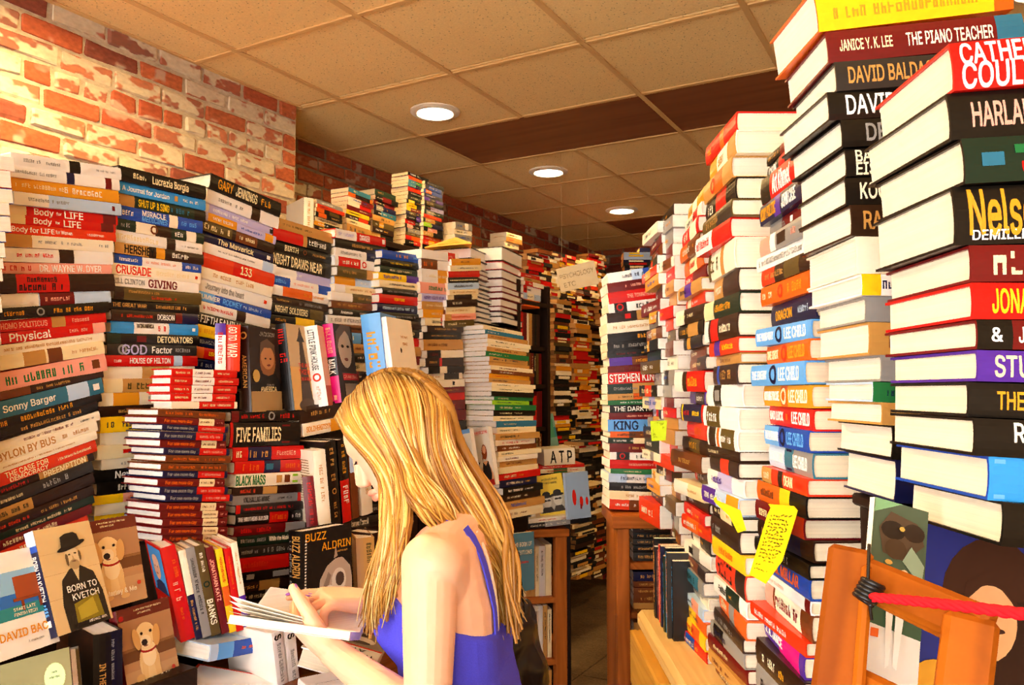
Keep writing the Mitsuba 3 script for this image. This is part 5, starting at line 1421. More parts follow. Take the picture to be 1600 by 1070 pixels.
cover_book([(884, 738), (917, 735), (922, 808), (890, 813)], .172, .115, .02, 'L', 'grey-blue paperback with three red shapes on the small bookcase', [('p', rect(0, 0, 1, 1), '8fa9c4'), ('p', ell(.32, .46, .09, .17), 'c8201c'), ('p', ell(.62, .36, .08, .11), 'c8201c'), ('p', ell(.86, .36, .06, .09), 'c8201c'), ('p', rect(.55, .2, .62, .3), '7a1a1a')], guess=(-5, -15, 3))
standing((np.array([0, 1.0]), 3.08), 824, 829, 738, 818, 2, .14, 'k', (), [('~', 'w', .1, .8, .4, 0)], 'black spine left of the two men in hats on the small bookcase', 'spines on the small bookcase')
standing((np.array([0, 1.0]), 3.08), 831, 838, 737, 818, 4, .14, 'i', ((.0, .3, 'g'),), [('~', 'E', .3, .8, .4, 0)], 'cream and green spine left of the two men in hats', 'spines on the small bookcase')
stack("702 i /A T P;k;.2-.9;.7", 728, 'white row', None, np.array([.98, .2]), (np.array([0, 1.0]), 3.25), 's0', (848, 846), L=.135, W=.15, vref='s', seed=82, slopes=(-.06, -.06))
kk = f'hardcover_book_{taken["hardcover_book"] - 1:03d}'; labels[kk]['label'] = 'cream hardcover with large letters A T P above the small bookcase'; labels[kk].pop('group', None)
stack("728 r\n733 i g.3-.6", 740, 'two flat books behind the men in hats', 'flat pair behind the men in hats', np.array([.98, .2]), (np.array([0, 1.0]), 3.26), 's0', (842, 840), L=.19, W=.14, vref='s', seed=83, slopes=(-.06, -.06), kind='paperback')
sb_ = thing('book_pedestal', 'dark wooden pedestal behind the small bookcase', 'stand')
pz = at_depth(860, 741, 3.3)
wbox(sb_, 'top_board', pz[0] - .1, pz[0] + .12, 3.24, 3.44, pz[2] - .03, pz[2] - .006, 'mat_dark_wood'); wbox(sb_, 'post', pz[0] - .06, pz[0] + .08, 3.28, 3.40, .0, pz[2] - .03, 'mat_dark_wood')
cover_book([(834, 650), (862, 646), (874, 699), (843, 703)], .15, .10, .02, 'g', 'green and teal patterned paperback above the letters A T P', [('p', rect(0, 0, 1, 1), '7fb49a'), ('p', rect(0, .3, 1, .6), '2f8a86'), ('p', rect(.3, .62, .6, .9), 'd8c49a'), ('p', rect(.62, .3, .9, .85), '4aa06c'), ('p', rect(.1, .0, .4, .35), '8a5a34')], guess=(-5, -15, 3))
cover_book([(803, 645), (813, 641), (831, 715), (808, 721)], .19, .065, .02, 'Y', 'yellow paperback leaning left of the green patterned cover', [('p', rect(0, 0, 1, 1), 'e0b23c'), ('text', ('GUIDE', .1, .9, .2, .06), 'm'), ('p', ell(.5, .4, .2, .06), 'c48a2c')], guess=(-5, -20, 5))
cover_book([(729, 671), (762, 667), (771, 757), (744, 763)], .2, .13, .02, 'w', 'white paperback with a red-haired model in a black dress behind the reader\'s hair', [
    ('p', rect(0, 0, 1, 1), 'efe8d8'), ('p', [(.5, .0), (.52, .3), (.62, .42), (.82, .42), (.98, .2), (1, 0)], 'd79a6c'), ('p', [(.52, .18), (.58, .40), (.70, .34), (.82, .42), (.92, .20), (.88, .10), (.56, .10)], '1d1816'), ('p', ell(.70, .58, .12, .13), '8a3c18'), ('p', ell(.70, .62, .08, .07), 'e0a67c'), ('p', [(.58, .42), (.60, .66), (.66, .5)], '8a3c18'), ('p', rect(.5, .0, 1, .10), 'b0241e'), ('text', ('A QUESTION', .12, .95, .92, .05), 'O'), ('text', ('OF', .3, .5, .4, .04), 'E')], guess=(-5, -20, 3))
cover_book([(704, 673), (731, 671), (746, 762), (716, 768)], .2, .12, .02, 'w', 'white paperback with grey letters, left of the model in a black dress', [('p', rect(0, 0, 1, 1), 'eee4cd'), ('p', rect(0, .93, 1, 1), '6f9fd0'), ('text', ('ALL', .2, .9, .75, .08), 'e'), ('text', ('UPON', .1, .9, .58, .08), 'e')], guess=(-5, -20, 3))
# handbag of the reader is built with her; cardboard sign
sg = thing('cardboard_sign', 'cream cardboard sign lettered PSYCHOLOGY ETC hanging over the far stacks', 'sign')
Ms, ws = pose_cover([(869, 421), (929, 406), (935, 442), (876, 458)], .135, .21, .004, (0, -6, 0), 5.0)
v, f = hull_box(.135, ws, .004, .001)
put(sg + '__card', (xf(Ms, v + [0, ws / 2, .002]), f), 'mat_card')
tm = []
for s, a0, a1, b, h in (('PSYCHOLOGY', .06, .94, .62, .20), ('ETC', .12, .42, .25, .20)):
    q, tf = lettering(s, a0 * ws, a1 * ws, h * .135, bold=False)
    tm.append((np.stack([.135 / 2 - (q[:, 1] + b * .135), q[:, 0], np.full(len(q), .0046)], 1), tf))
q = join(tm)
put(sg + '__lettering', (xf(Ms, q[0]), q[1]), 'mat_ink', color=lin('8c7a55'))
for a in (.15, .85):
    p = xf(Ms, np.array([[-.135 / 2 + .004, ws * a, .002]]))[0]
    put(numbered(sg + '__string'), tube(np.array([p, p * .5 + np.array([p[0], p[1], CEIL + .004]) * .5, [p[0], p[1], CEIL + .004]]), .0008, 6), 'mat_matte', color=lin('b89a6a'))
# orange bookcase under the horror tower
ob = thing('orange_bookcase', 'narrow orange-brown bookcase of dark books under the horror tower', 'bookcase')
zt = [s_[7] for s_ in supports if s_[8].startswith('horror')][0] - .005
OX0, OX1, OY0, OY1 = at_depth(962, 800, 2.52)[0], .62, 2.5, 2.78
wbox(ob, 'top_board', OX0 - .015, OX1, OY0 - .012, OY1, zt - .04, zt, CW)
for x in (OX0, OX1 - .04): wbox(ob, 'side_panel', x, x + .04, OY0, OY1, 0, zt - .04, CW)
wbox(ob, 'back_panel', OX0, OX1, OY1 - .012, OY1, 0, zt - .04, 'mat_dark_wood')
GOB = 'dark books in the orange bookcase'
for i, (va, vb) in enumerate(((815, 880), (892, 957), (970, 1040), (1052, 1110))):
    z0 = z_at(OX0, OY0, vb)
    wbox(ob, 'shelf', OX0 + .04, OX1 - .04, OY0 + .01, OY1 - .012, z0 - .022, z0, CW if i < 1 else 'mat_brown_wood')
    y0, z, k = OY0 + .03, z0, 0
    while z < z_at(OX0, OY0, va) - .02:
        th = rng.uniform(.016, .03); k += 1
        c = rng.choice('kkdmEnBta')
        o = np.array([OX0 + .05 + .1, y0 + rng.uniform(0, .01), z + .0006])
        make_book(frame([1, 0, 0], [0, 1, 0], [0, 0, 1], o), .19, .14, th - .001, c, (), [('~', 't', .08, .8, .4, 0)], kind='paperback', label=f'{PAL[c][0]} paperback, {ordinal(k).replace("topmost", "lowest")} from the bottom on the {SHELF[i]} shelf of the orange bookcase', group=GOB)
        z += th
# dark bookcase in the wall row and far shelves
db = thing('dark_bookcase', 'tall dark bookcase between the page-edge column and the far paperback columns', 'bookcase')
Dp = wp(1.60)
A0, A1 = on_plane(815, 500, *Dp), on_plane(856, 500, *Dp)
d0, d1 = A0[:2] @ DV, A1[:2] @ DV
def dz(u, v): P = on_plane(u, v, *Dp); return P[2]
shz = [dz(835, v) for v in (478, 540, 600, 668, 735, 800, 870)]
for d in (d0 - .03, d1): slab(db, 'side_panel', -1.98, -1.60, d, d + .025, 0, shz[0] + .1, 'mat_dark_wood')
slab(db, 'back_panel', -1.99, -1.98, d0, d1, 0, shz[0] + .1, 'mat_dark_wood')
GDB = 'books in the dark bookcase'
slab(db, 'shelf', -1.98, -1.60, d0, d1, shz[0] + .0, shz[0] + .02, 'mat_dark_wood')
for i, z in enumerate(shz[1:]):
    slab(db, 'shelf', -1.98, -1.61, d0, d1, z - .02, z, 'mat_dark_wood')
    d = d0 + .006
    k = 0
    while d < d1 - .03:
        th = rng.uniform(.018, .036); L = min(rng.uniform(.13, .2), shz[i] - z - .03); k += 1
        c = rng.choice(['r', 'O', 'k', 't', 'd', 'm', 'i'] if i == 0 else 'dmkBKrvYG')
        o = room(-1.625, d, z + L / 2)
        make_book(frame([0, 0, -1], [-RV[0], -RV[1], 0], [DV[0], DV[1], 0], o), L, .13, th - .001, c, (), [('~', 'c', .1, .6, .35, 0)] if rng.random() < .5 else (), kind='paperback', label=f'{PAL[c][0]} paperback, {ordinal(k).replace("topmost", "first")} from the left on the {SHELF[i]} shelf of the dark bookcase', group=GDB)
        d += th
    if i == 0:
        pass
# pile on top of the dark bookcase
stack("""
425 r
432 t
438 r i.4-1
445 w r.0-.2
456 L i.2-.6
466 o
""", 477, 'pile on top of the dark bookcase', 'paperbacks on top of the dark bookcase', DV, wp(1.60), 's0', (818, 817), L=.16, W=.15, vref='s', seed=84, kind='paperback', jit=.01)

# ---- the rest of the far stacks: one mass --------------------------------------------------------
fv, fc = [], []
gf = random.Random(90)
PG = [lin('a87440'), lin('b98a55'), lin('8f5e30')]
def far_book(o, X, L, W, th, col, pg, band=None):
    X = np.array([X[0], X[1], 0]); X /= np.linalg.norm(X); Y = np.array([-X[1], X[0], 0])
    c = [o + X * a + Y * b + np.array([0, 0, z]) for z in (0, th) for b in (0, W) for a in (0, L)]
    for idx, cc in (((0, 1, 5, 4), col), ((2, 6, 7, 3), pg), ((0, 4, 6, 2), pg), ((1, 3, 7, 5), pg), ((4, 5, 7, 6), col), ((0, 2, 3, 1), col)):
        fv.extend([c[i] for i in idx]); fc.extend([cc] * 4)
    if band is not None:
        a0, a1 = L * .2, L * gf.uniform(.5, .9)
        q = [o + X * a + np.array([0, 0, z]) - Y * .001 for a, z in ((a0, th * .15), (a1, th * .15), (a1, th * .85), (a0, th * .85))]
        fv.extend(q); fc.extend([band] * 4)
def far_pile(u, vt, vb, y, X, L=.17, W=.11, th=.022, cols='kdmtrOBYicGn', tight=.004, lean=0.0, pg=None):
    P, Q = at_depth(u, vb, y), at_depth(u, vt, y)
    z = P[2]
    while z < Q[2] - th * .5:
        t = th * gf.uniform(.7, 1.3)
        f = (z - P[2]) / max(Q[2] - P[2], 1e-6)
        o = np.array([P[0] + gf.uniform(-tight, tight) + lean * f, P[1] + gf.uniform(-tight, tight), z])
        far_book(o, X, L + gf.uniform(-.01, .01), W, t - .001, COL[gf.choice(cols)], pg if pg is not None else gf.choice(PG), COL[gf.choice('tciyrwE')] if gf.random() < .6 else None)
        z += t
FX = np.array([math.sin(.62), math.cos(.62)])
# page-edge column and its neighbours (their spines look along the aisle)
far_pile(868, 484, 900, 3.95, FX, cols='kdYrkiBK', tight=.008, th=.019, W=.12, L=.15)
far_pile(884, 600, 905, 4.05, FX, cols='kkdiE', tight=.02, th=.02, lean=-.03)
far_pile(905, 640, 905, 4.5, FX, cols='kdEit', tight=.02, th=.02)
far_pile(899, 500, 640, 4.6, FX, cols='tYrkiO', tight=.012, th=.024)
far_pile(926, 520, 905, 5.2, FX, cols='kdtiBE', tight=.012, th=.024, W=.13)
far_pile(940, 470, 905, 5.6, FX, cols='kdmtE', tight=.012, th=.024)
far_pile(955, 440, 905, 6.3, FX, cols='kdmtE', tight=.012, th=.026)
far_pile(915, 545, 700, 4.9, FX, cols='rkYid', tight=.012, th=.022)
far_pile(893, 690, 900, 3.75, FX, cols='kdicE', tight=.025, th=.018, lean=.04)
# upper rows over the far columns, along the wall
for k, (u, y) in enumerate([(824, 4.75), (838, 5.05), (852, 5.3), (866, 5.5), (880, 5.7), (893, 5.85), (906, 6.0), (918, 6.2), (930, 6.35)]):
    far_pile(u, 386 + gf.uniform(-6, 16) + max(0, (u - 850)) * .12, 470, y, FX, th=.024, cols='kdmtrOBicEw', tight=.01)
    far_pile(u + 5, 470, 560 if 840 < u < 870 else 500, y - .5, FX, th=.023, cols='kdmtrOBicEw', tight=.01)
    far_pile(u + 2, 500, 905, y - .25, FX, th=.026, cols='kdmtBE', tight=.012)
# small dark pile beyond the horror tower
far_pile(975, 392, 480, 5.8, np.array([1.0, 0]), L=.2, W=.13, th=.02, cols='nnkbEL', tight=.008)
far_pile(1000, 388, 480, 5.9, np.array([1.0, 0]), L=.2, W=.13, th=.02, cols='nnkbEL', tight=.008)
V_ = np.array(fv); F_ = np.arange(len(V_)).reshape(-1, 4); F_ = np.vstack([F_[:, [0, 1, 2]], F_[:, [0, 2, 3]]])
put(thing('distant_books', 'mass of small dark book piles in the dim far end of the shop', 'books', kind='stuff'), (V_, F_), 'mat_matte', color=np.array(fc))
fs = thing('far_shelving', 'dark plank shelving that carries the far book piles', 'shelving')
for (u0, v, y0), (u1, y1) in ((((868), 474, 5.6), (945, 6.5)), ((866, 502, 5.0), (946, 5.9)), ((880, 545, 4.8), (946, 5.6))):
    p, q = at_depth(u0, v, y0), at_depth(u1, v, y1)
    q[2] = p[2]
    beam(fs, 'plank', p, q, .02, .2, 'mat_dark_wood', (RV[0], RV[1], 0))
for u, y in ((868, 5.9), (946, 6.7)):
    p = at_depth(u, 470, y)
    beam(fs, 'post', [p[0], p[1], 0], [p[0], p[1], p[2]], .04, .04, 'mat_dark_wood', (RV[0], RV[1], 0))

# ---- the reader ---------------------------------------------------------------------------------------
def px(u, v, y): return at_depth(u, v, y)
def sph(p, r, n=20): return mf.Manifold.sphere(float(r), n).translate([float(q) for q in p])
def bone(p, q, r0, r1, n=20): return mf.Manifold.batch_hull([sph(p, r0, n), sph(q, r1, n)])
def blob(*prs): return mf.Manifold.batch_hull([sph(p, r) for p, r in prs])
def unit(a): a = np.asarray(a, float); return a / np.linalg.norm(a)
me = thing('person', 'long-haired blonde person in a blue tank top, head bowed over an open white book', 'person')
fy_ = math.radians(10)
FW = np.array([-math.cos(fy_), math.sin(fy_), 0])          # where the torso faces
LF = np.cross([0, 0, 1], FW)                              # her left, towards the camera
SH_L = px(672, 878, 1.29)
C0 = SH_L - LF * .158
SH_R = C0 + LF * -.158
def tor(f, l, z): return C0 + FW * f + LF * l + np.array([0, 0, z])
EL_L, WR_L = px(668, 1135, 1.235), px(517, 1016, 1.335)
EL_R, WR_R = np.array([-.15, 1.60, .985]), px(574, 940, 1.50)
bones = []
# torso
bones += [blob((tor(-.015, .105, -.005), .050), (tor(-.015, -.105, -.005), .050), (tor(.0, .075, -.09), .085), (tor(.0, -.075, -.09), .085), (tor(-.02, 0, .02), .05)),
          blob((tor(.0, .075, -.09), .085), (tor(.0, -.075, -.09), .085), (tor(-.01, .062, -.22), .078), (tor(-.01, -.062, -.22), .078)),
          blob((tor(-.01, .062, -.22), .078), (tor(-.01, -.062, -.22), .078), (tor(-.03, .055, -.30), .080), (tor(-.03, -.055, -.30), .080)),
          blob((tor(-.03, .055, -.30), .080), (tor(-.03, -.055, -.30), .080), (tor(-.02, .080, -.44), .100), (tor(-.02, -.080, -.44), .100))]
for s in (1, -1):
    bones.append(blob((tor(.055, s * .07, -.115), .062), (tor(.03, s * .08, -.06), .05), (tor(.02, s * .075, -.15), .06)))
    bones.append(blob((tor(-.01, s * .158, -.004), .047), (tor(-.005, s * .10, -.0), .055), (tor(0, s * .11, -.05), .06)))
    bones.append(bone(tor(-.03, s * .02, .045), tor(-.012, s * .125, .022), .032, .030))
NECK0, NECK1 = tor(-.03, 0, .03), px(660, 742, 1.44)
bones.append(bone(NECK0, NECK1, .052, .047))
# arms
def arm(S_, E_, W_):
    m = S_ * .55 + E_ * .45
    f = E_ * .72 + W_ * .28
    return [bone(S_, m, .046, .041), bone(m, E_, .041, .034), bone(E_, f, .034, .036), bone(f, E_ * .3 + W_ * .7, .036, .027), bone(E_ * .3 + W_ * .7, W_, .027, .0225)]
bones += arm(SH_L, EL_L, WR_L) + arm(SH_R, EL_R, WR_R)
# legs
for s in (1, -1):
    h, k, a = tor(-.02, s * .085, -.46), tor(.01, s * .085, -.83), tor(-.02, s * .09, 0)
    a[2] = .085
    bones += [bone(h, k, .088, .058), bone(k, k * .6 + a * .4, .056, .054), bone(k * .6 + a * .4, a, .054, .038)]
    ball = a + FW * .13 + np.array([0, 0, -.055]); heel = a - FW * .03 + np.array([0, 0, -.045])
    bones += [blob((a, .036), (heel, .038), (ball, .028)), bone(ball, ball + FW * .06, .028, .022)]
def hand(wrist, d, n, thumb, curls, spread=.16, tc=.2, scale=.93, tdir=None):
    """wrist; d: towards the knuckles; n: out of the palm; thumb: +1/-1, which side it is on; curls: bend per joint of index..little finger, in degrees."""
    d, n = unit(d), unit(n - d * (np.dot(n, d)))
    w = np.cross(n, d) * thumb            # towards the thumb side
    out, tips = [], []
    pl = .088 * scale
    kn = [wrist + d * pl * q + w * o * scale for q, o in ((1.0, .027), (1.04, .009), (1.0, -.010), (.92, -.027))]
    out.append(blob((wrist + w * .012, .019), (wrist - w * .012, .018), (wrist + d * .035 + w * .022, .0165), (wrist + d * .035 - w * .022, .0155)))
    out.append(blob((wrist + d * .03 + w * .022, .0165), (wrist + d * .03 - w * .022, .0155), *[(k, .0112) for k in kn]))
    for k, ln, cu, o in zip(kn, (.070, .078, .072, .056), curls, (1, .3, -.4, -1.1)):
        dirv = unit(d + w * spread * o * .6); p = k; ang = 0
        for seg, r0, r1, sh in ((.46, .0098, .0088, 1.0), (.30, .0088, .0080, 1.15), (.24, .0080, .0064, .8)):
            ang += math.radians(cu) * sh
            q = p + (dirv * math.cos(ang) + n * math.sin(ang)) * ln * seg * scale
            out.append(bone(p, q, r0 * scale, r1 * scale, 14)); p = q
        tips.append((p, dirv * math.cos(ang) + n * math.sin(ang), -dirv * math.sin(ang) + n * math.cos(ang)))
    b = wrist + d * .022 + w * .024 + n * .006
    td = unit(tdir if tdir is not None else d * .75 + w * .75 + n * tc)
    m1 = b + td * .040 * scale; m2 = m1 + unit(td + d * .25) * .030 * scale; m3 = m2 + unit(td + d * .35) * .022 * scale
    out += [blob((wrist + d * .02 + w * .015, .0165), (b, .0165), (m1, .0125)), bone(m1, m2, .0118, .0102, 14), bone(m2, m3, .0102, .0078, 14)]
    tips.append((m3, unit(td + d * .35), None))
    return out, tips
hl, tl = hand(WR_L, px(470, 984, 1.385) - WR_L, np.array([.15, .75, .65]), 1, (55, 52, 50, 48), tdir=px(482, 948, 1.36) - px(506, 996, 1.36))
hr, tr = hand(WR_R, px(505, 934, 1.45) - WR_R, np.array([.05, .25, -1.0]), 1, (8, 18, 26, 34), tdir=px(494, 940, 1.40) - px(548, 942, 1.44))
bones += hl + hr
# head
HC = px(623, 690, 1.45)
pit = math.radians(32)
HF = unit(FW * np.array([1, .6, 0]) * math.cos(pit) + np.array([0, 0, -math.sin(pit)]))
HL = unit(LF - HF * (LF @ HF))
HU = np.cross(HF, HL)
HS = .92
def hd(f, l, u): return HC + (HF * f + HL * l + HU * u) * HS
bones += [mf.Manifold.batch_hull([sph(hd(-.02, 0, .035), .082 * HS, 32), sph(hd(.022, .012, .03), .070 * HS, 32), sph(hd(.022, -.012, .03), .070 * HS, 32), sph(hd(-.035, 0, .01), .072 * HS, 32)]),
          mf.Manifold.batch_hull([sph(hd(.022, .02, .02), .060 * HS, 28), sph(hd(.022, -.02, .02), .060 * HS, 28), sph(hd(.052, .022, -.045), .030 * HS), sph(hd(.052, -.022, -.045), .030 * HS), sph(hd(.066, 0, -.100), .017 * HS), sph(hd(.056, .018, -.092), .016 * HS), sph(hd(.056, -.018, -.092), .016 * HS), sph(hd(-.01, .048, -.055), .014 * HS), sph(hd(-.01, -.048, -.055), .014 * HS)]),
          blob((hd(.084, 0, .022), .009), (hd(.107, 0, -.027), .0082)), blob((hd(.107, 0, -.027), .0082), (hd(.094, .010, -.034), .008), (hd(.094, -.010, -.034), .008), (hd(.082, 0, .0), .012)),
          blob((hd(.086, .016, -.058), .0055), (hd(.098, 0, -.056), .0062), (hd(.086, -.016, -.058), .0055)), blob((hd(.084, .014, -.069), .006), (hd(.095, 0, -.068), .0070), (hd(.084, -.014, -.069), .006)),
          blob((hd(.078, .03, .030), .012), (hd(.082, .012, .034), .012)), blob((hd(.078, -.03, .030), .012), (hd(.082, -.012, .034), .012)),
          blob((hd(.066, .031, .010), .0145), (hd(.070, .030, .010), .013)), blob((hd(.066, -.031, .010), .0145), (hd(.070, -.030, .010), .013)),
          bone(hd(-.03, 0, -.03), NECK1, .050, .047)]
for s in (1, -1): bones.append(blob((hd(-.012, s * .070, .012), .012), (hd(-.018, s * .072, -.02), .008), (hd(-.022, s * .076, .008), .010)))
body = mf.Manifold.batch_boolean(bones, mf.OpType.Add).refine_to_length(.0065)
bv, bf = arr(body)
bt = trimesh.Trimesh(bv, bf, process=False)
trimesh.smoothing.filter_taubin(bt, lamb=.5, nu=.52, iterations=10)
bv = np.array(bt.vertices)
skin = np.tile(lin('edb795'), (len(bv), 1))
nz = meshkit.fbm(bv * 40, 3)[:, None]
skin = skin * (.93 + .14 * nz)
loc = np.stack([(bv - HC) @ HF, (bv - HC) @ HL, (bv - HC) @ HU], 1) / HS
lip = np.exp(-(((loc[:, 0] - .097) / .016) ** 2 + (loc[:, 1] / .020) ** 2 + ((loc[:, 2] + .063) / .0125) ** 2))[:, None]
skin = skin * (1 - .75 * np.clip(lip * 1.3, 0, 1)) + lin('c4604f') * .75 * np.clip(lip * 1.3, 0, 1)
blush = np.exp(-(((loc[:, 0] - .07) / .03) ** 2 + ((np.abs(loc[:, 1]) - .042) / .022) ** 2 + ((loc[:, 2] + .028) / .022) ** 2))[:, None]
skin = skin * (1 - .3 * blush) + lin('e08a76') * .3 * blush
scene['mat_skin'] = principled(VC, 0.42, specular=0.4, sheen=0.15)
put(me, (bv, bf), 'mat_skin', color=skin, smooth=True)
# nails, eyes, brows
nl = []
for tips in (tl, tr):
    for p, d, nrm in tips:
        if nrm is None: nrm = np.cross(d, [0, 1, 0]); 
        nn = -unit(nrm)
        a = unit(np.cross(nn, d))
        an = np.arange(12) * 2 * np.pi / 12
        v = np.array([p + nn * .0066 - d * .002 + d * .0062 * math.cos(t) + a * .0045 * math.sin(t) for t in an])
        nl.append((np.vstack([v, v + nn * .0008]), np.array([(12, 12 + i, 13 + i) for i in range(1, 11)] + [(i, (i + 1) % 12, 12 + (i + 1) % 12) for i in range(12)] + [(i, 12 + (i + 1) % 12, 12 + i) for i in range(12)])))
put(me + '__nail_polish', join(nl), 'mat_jacket', color=lin('9a5cc4'))
labels[me + '__nail_polish'] = {'label': 'purple nail polish'}
for s in (1, -1):
    k = numbered(me + '__eye')
    e = arr(sph(hd(.0665, s * .031, .009), .0138, 24)); put(k, e, 'mat_jacket', color=np.where((((e[0] - hd(.082, s * .031, .004)) ** 2).sum(1) < .0085 ** 2)[:, None], lin('2c3a44'), lin('efe6df')), smooth=True)
    lid = arr(mf.Manifold.batch_hull([sph(hd(.0665, s * .031, .0095), .0150, 28)]).trim_by_plane([float(q) for q in HU], float((hd(.0665, s * .031, .0085)) @ HU)))
    put(numbered(me + '__eyelid'), lid, 'mat_skin', color=lin('d99a7c'), smooth=True)
    lash = [tube(np.array([hd(.078 + .004 * (1 - t * t), s * (.031 + t * .012), .0085 - .002 * t * t), hd(.084 + .004 * (1 - t * t), s * (.033 + t * .016), .004 - .002 * t * t)]), [.0011, .0004], 5) for t in np.linspace(-1, 1, 13)]
    lash.append(tube(np.array([hd(.0785 + .0035 * (1 - t * t), s * (.031 + t * .013), .0085 - .002 * t * t) for t in np.linspace(-1, 1, 9)]), .0009, 6))
    put(numbered(me + '__eyelashes'), join(lash), 'mat_matte', color=lin('2a1a12'))
    brow = tube(np.array([hd(.088 - .012 * t - .016 * t * t, s * (.014 + .036 * t), .034 + .012 * t - .012 * t * t) for t in np.linspace(0, 1, 10)]), np.linspace(.0036, .0014, 10), 7)
    put(numbered(me + '__eyebrow'), brow, 'mat_matte', color=lin('9a6a3a'))
# tank top: the torso's shape, a little larger, cut at the neck and arms
def grow(prs, e): return mf.Manifold.batch_hull([sph(p, r + e, 26) for p, r in prs])
E_ = .0055
tops = [grow(((tor(-.015, .100, -.03), .050), (tor(-.015, -.100, -.03), .050), (tor(.0, .075, -.09), .085), (tor(.0, -.075, -.09), .085)), E_),
        grow(((tor(.0, .075, -.09), .085), (tor(.0, -.075, -.09), .085), (tor(-.01, .062, -.22), .078), (tor(-.01, -.062, -.22), .078)), E_),
        grow(((tor(-.01, .062, -.22), .078), (tor(-.01, -.062, -.22), .078), (tor(-.03, .055, -.30), .080), (tor(-.03, -.055, -.30), .080)), E_ + .002),
        grow(((tor(-.03, .055, -.30), .080), (tor(-.03, -.055, -.30), .080), (tor(-.02, .078, -.42), .098), (tor(-.02, -.078, -.42), .098)), E_ + .003)]
for s in (1, -1): tops.append(grow(((tor(.055, s * .07, -.115), .062), (tor(.03, s * .08, -.07), .05), (tor(.02, s * .075, -.15), .06)), E_))
top = mf.Manifold.batch_boolean(tops, mf.OpType.Add)
top = top.trim_by_plane([0., 0., 1.], float(C0[2] - .45))
up_ = unit(np.array([0, 0, -1.0]) + FW * .40)
top = top.trim_by_plane([float(q) for q in up_], float(tor(-.05, 0, -.115) @ up_))
for s in (1, -1):
    top = top - mf.Manifold.batch_hull([sph(tor(.0, s * .205, -.09), .062), sph(tor(-.03, s * .20, -.02), .075), sph(tor(.05, s * .20, -.02), .075)])
tv, tf = arr(top.refine_to_length(.008))
wr = .0022 * np.sin(((tv - C0) @ FW) * 60 + tv[:, 2] * 150 + 5 * meshkit.fbm(tv * 12, 3)) * np.clip((C0[2] - .2 - tv[:, 2]) * 8, 0, 1)
cn = tv - np.array([C0[0], C0[1], 0]) * [1, 1, 0] - np.stack([tv[:, 0] * 0, tv[:, 1] * 0, tv[:, 2]], 1)
cn /= np.linalg.norm(cn, axis=1, keepdims=True) + 1e-9
tt = trimesh.Trimesh(tv + cn * wr[:, None], tf, process=False)
trimesh.smoothing.filter_taubin(tt, iterations=4)
def cloth_fn(p, n, uv):
    return mikit.mix((0.060, 0.055, 0.60), (0.085, 0.080, 0.72), mikit.noise(p.x * 900, p.y * 900, p.z * 1400))
scene['mat_tank'] = principled(mikit.proc(cloth_fn), 0.8, specular=0.15, sheen=0.4)
put(me + '__tank_top', (np.array(tt.vertices), tf), 'mat_tank', smooth=35)
def on_body(p, off=.004):
    q, dist, tid = trimesh.proximity.closest_point(bt2, np.asarray(p))
    return q + bt2.face_normals[tid] * off
bt2 = trimesh.Trimesh(bv, bf, process=False)
def strap(name, ctrl, w, col, off):
    ctrl = np.array(ctrl); t = np.linspace(0, 1, len(ctrl)); s = np.linspace(0, 1, 26)
    from scipy.interpolate import CubicSpline
    p = on_body(CubicSpline(t, ctrl)(s), off)
    for _ in range(3): p[1:-1] = (p[:-2] + 2 * p[1:-1] + p[2:]) / 4
    q, dist, tid = trimesh.proximity.closest_point(bt2, p)
    n = bt2.face_normals[tid]
    tg = np.gradient(p, axis=0); sd = np.cross(tg, n); sd /= np.linalg.norm(sd, axis=1, keepdims=True)
    ring_ = np.concatenate([(p + sd * w / 2)[:, None], (p + sd * w / 2 + n * .003)[:, None], (p - sd * w / 2 + n * .003)[:, None], (p - sd * w / 2)[:, None]], 1)
    v = ring_.reshape(-1, 3); F_ = []
    for i in range(len(p) - 1):
        for j in range(4):
            a, b, c, d = i * 4 + j, i * 4 + (j + 1) % 4, (i + 1) * 4 + (j + 1) % 4, (i + 1) * 4 + j
            F_ += [(a, b, c), (a, c, d)]
    put(numbered(me + '__' + name), (v, np.array(F_)), 'mat_tank' if name == 'strap' else 'mat_matte', color=None if name == 'strap' else lin(col), smooth=40)
for s in (1, -1):
    strap('strap', [tor(.085, s * .085, -.105), tor(.045, s * .092, -.03), tor(-.01, s * .095, .06), tor(-.06, s * .088, -.02), tor(-.085, s * .078, -.085), tor(-.09, s * .07, -.13)], .020, None, .003)
    strap('bra_strap', [tor(.085, s * .070, -.105), tor(.045, s * .072, -.03), tor(-.01, s * .070, .07), tor(-.06, s * .062, -.02), tor(-.085, s * .052, -.09), tor(-.09, s * .05, -.14)], .009, 'f4ece2', .002)
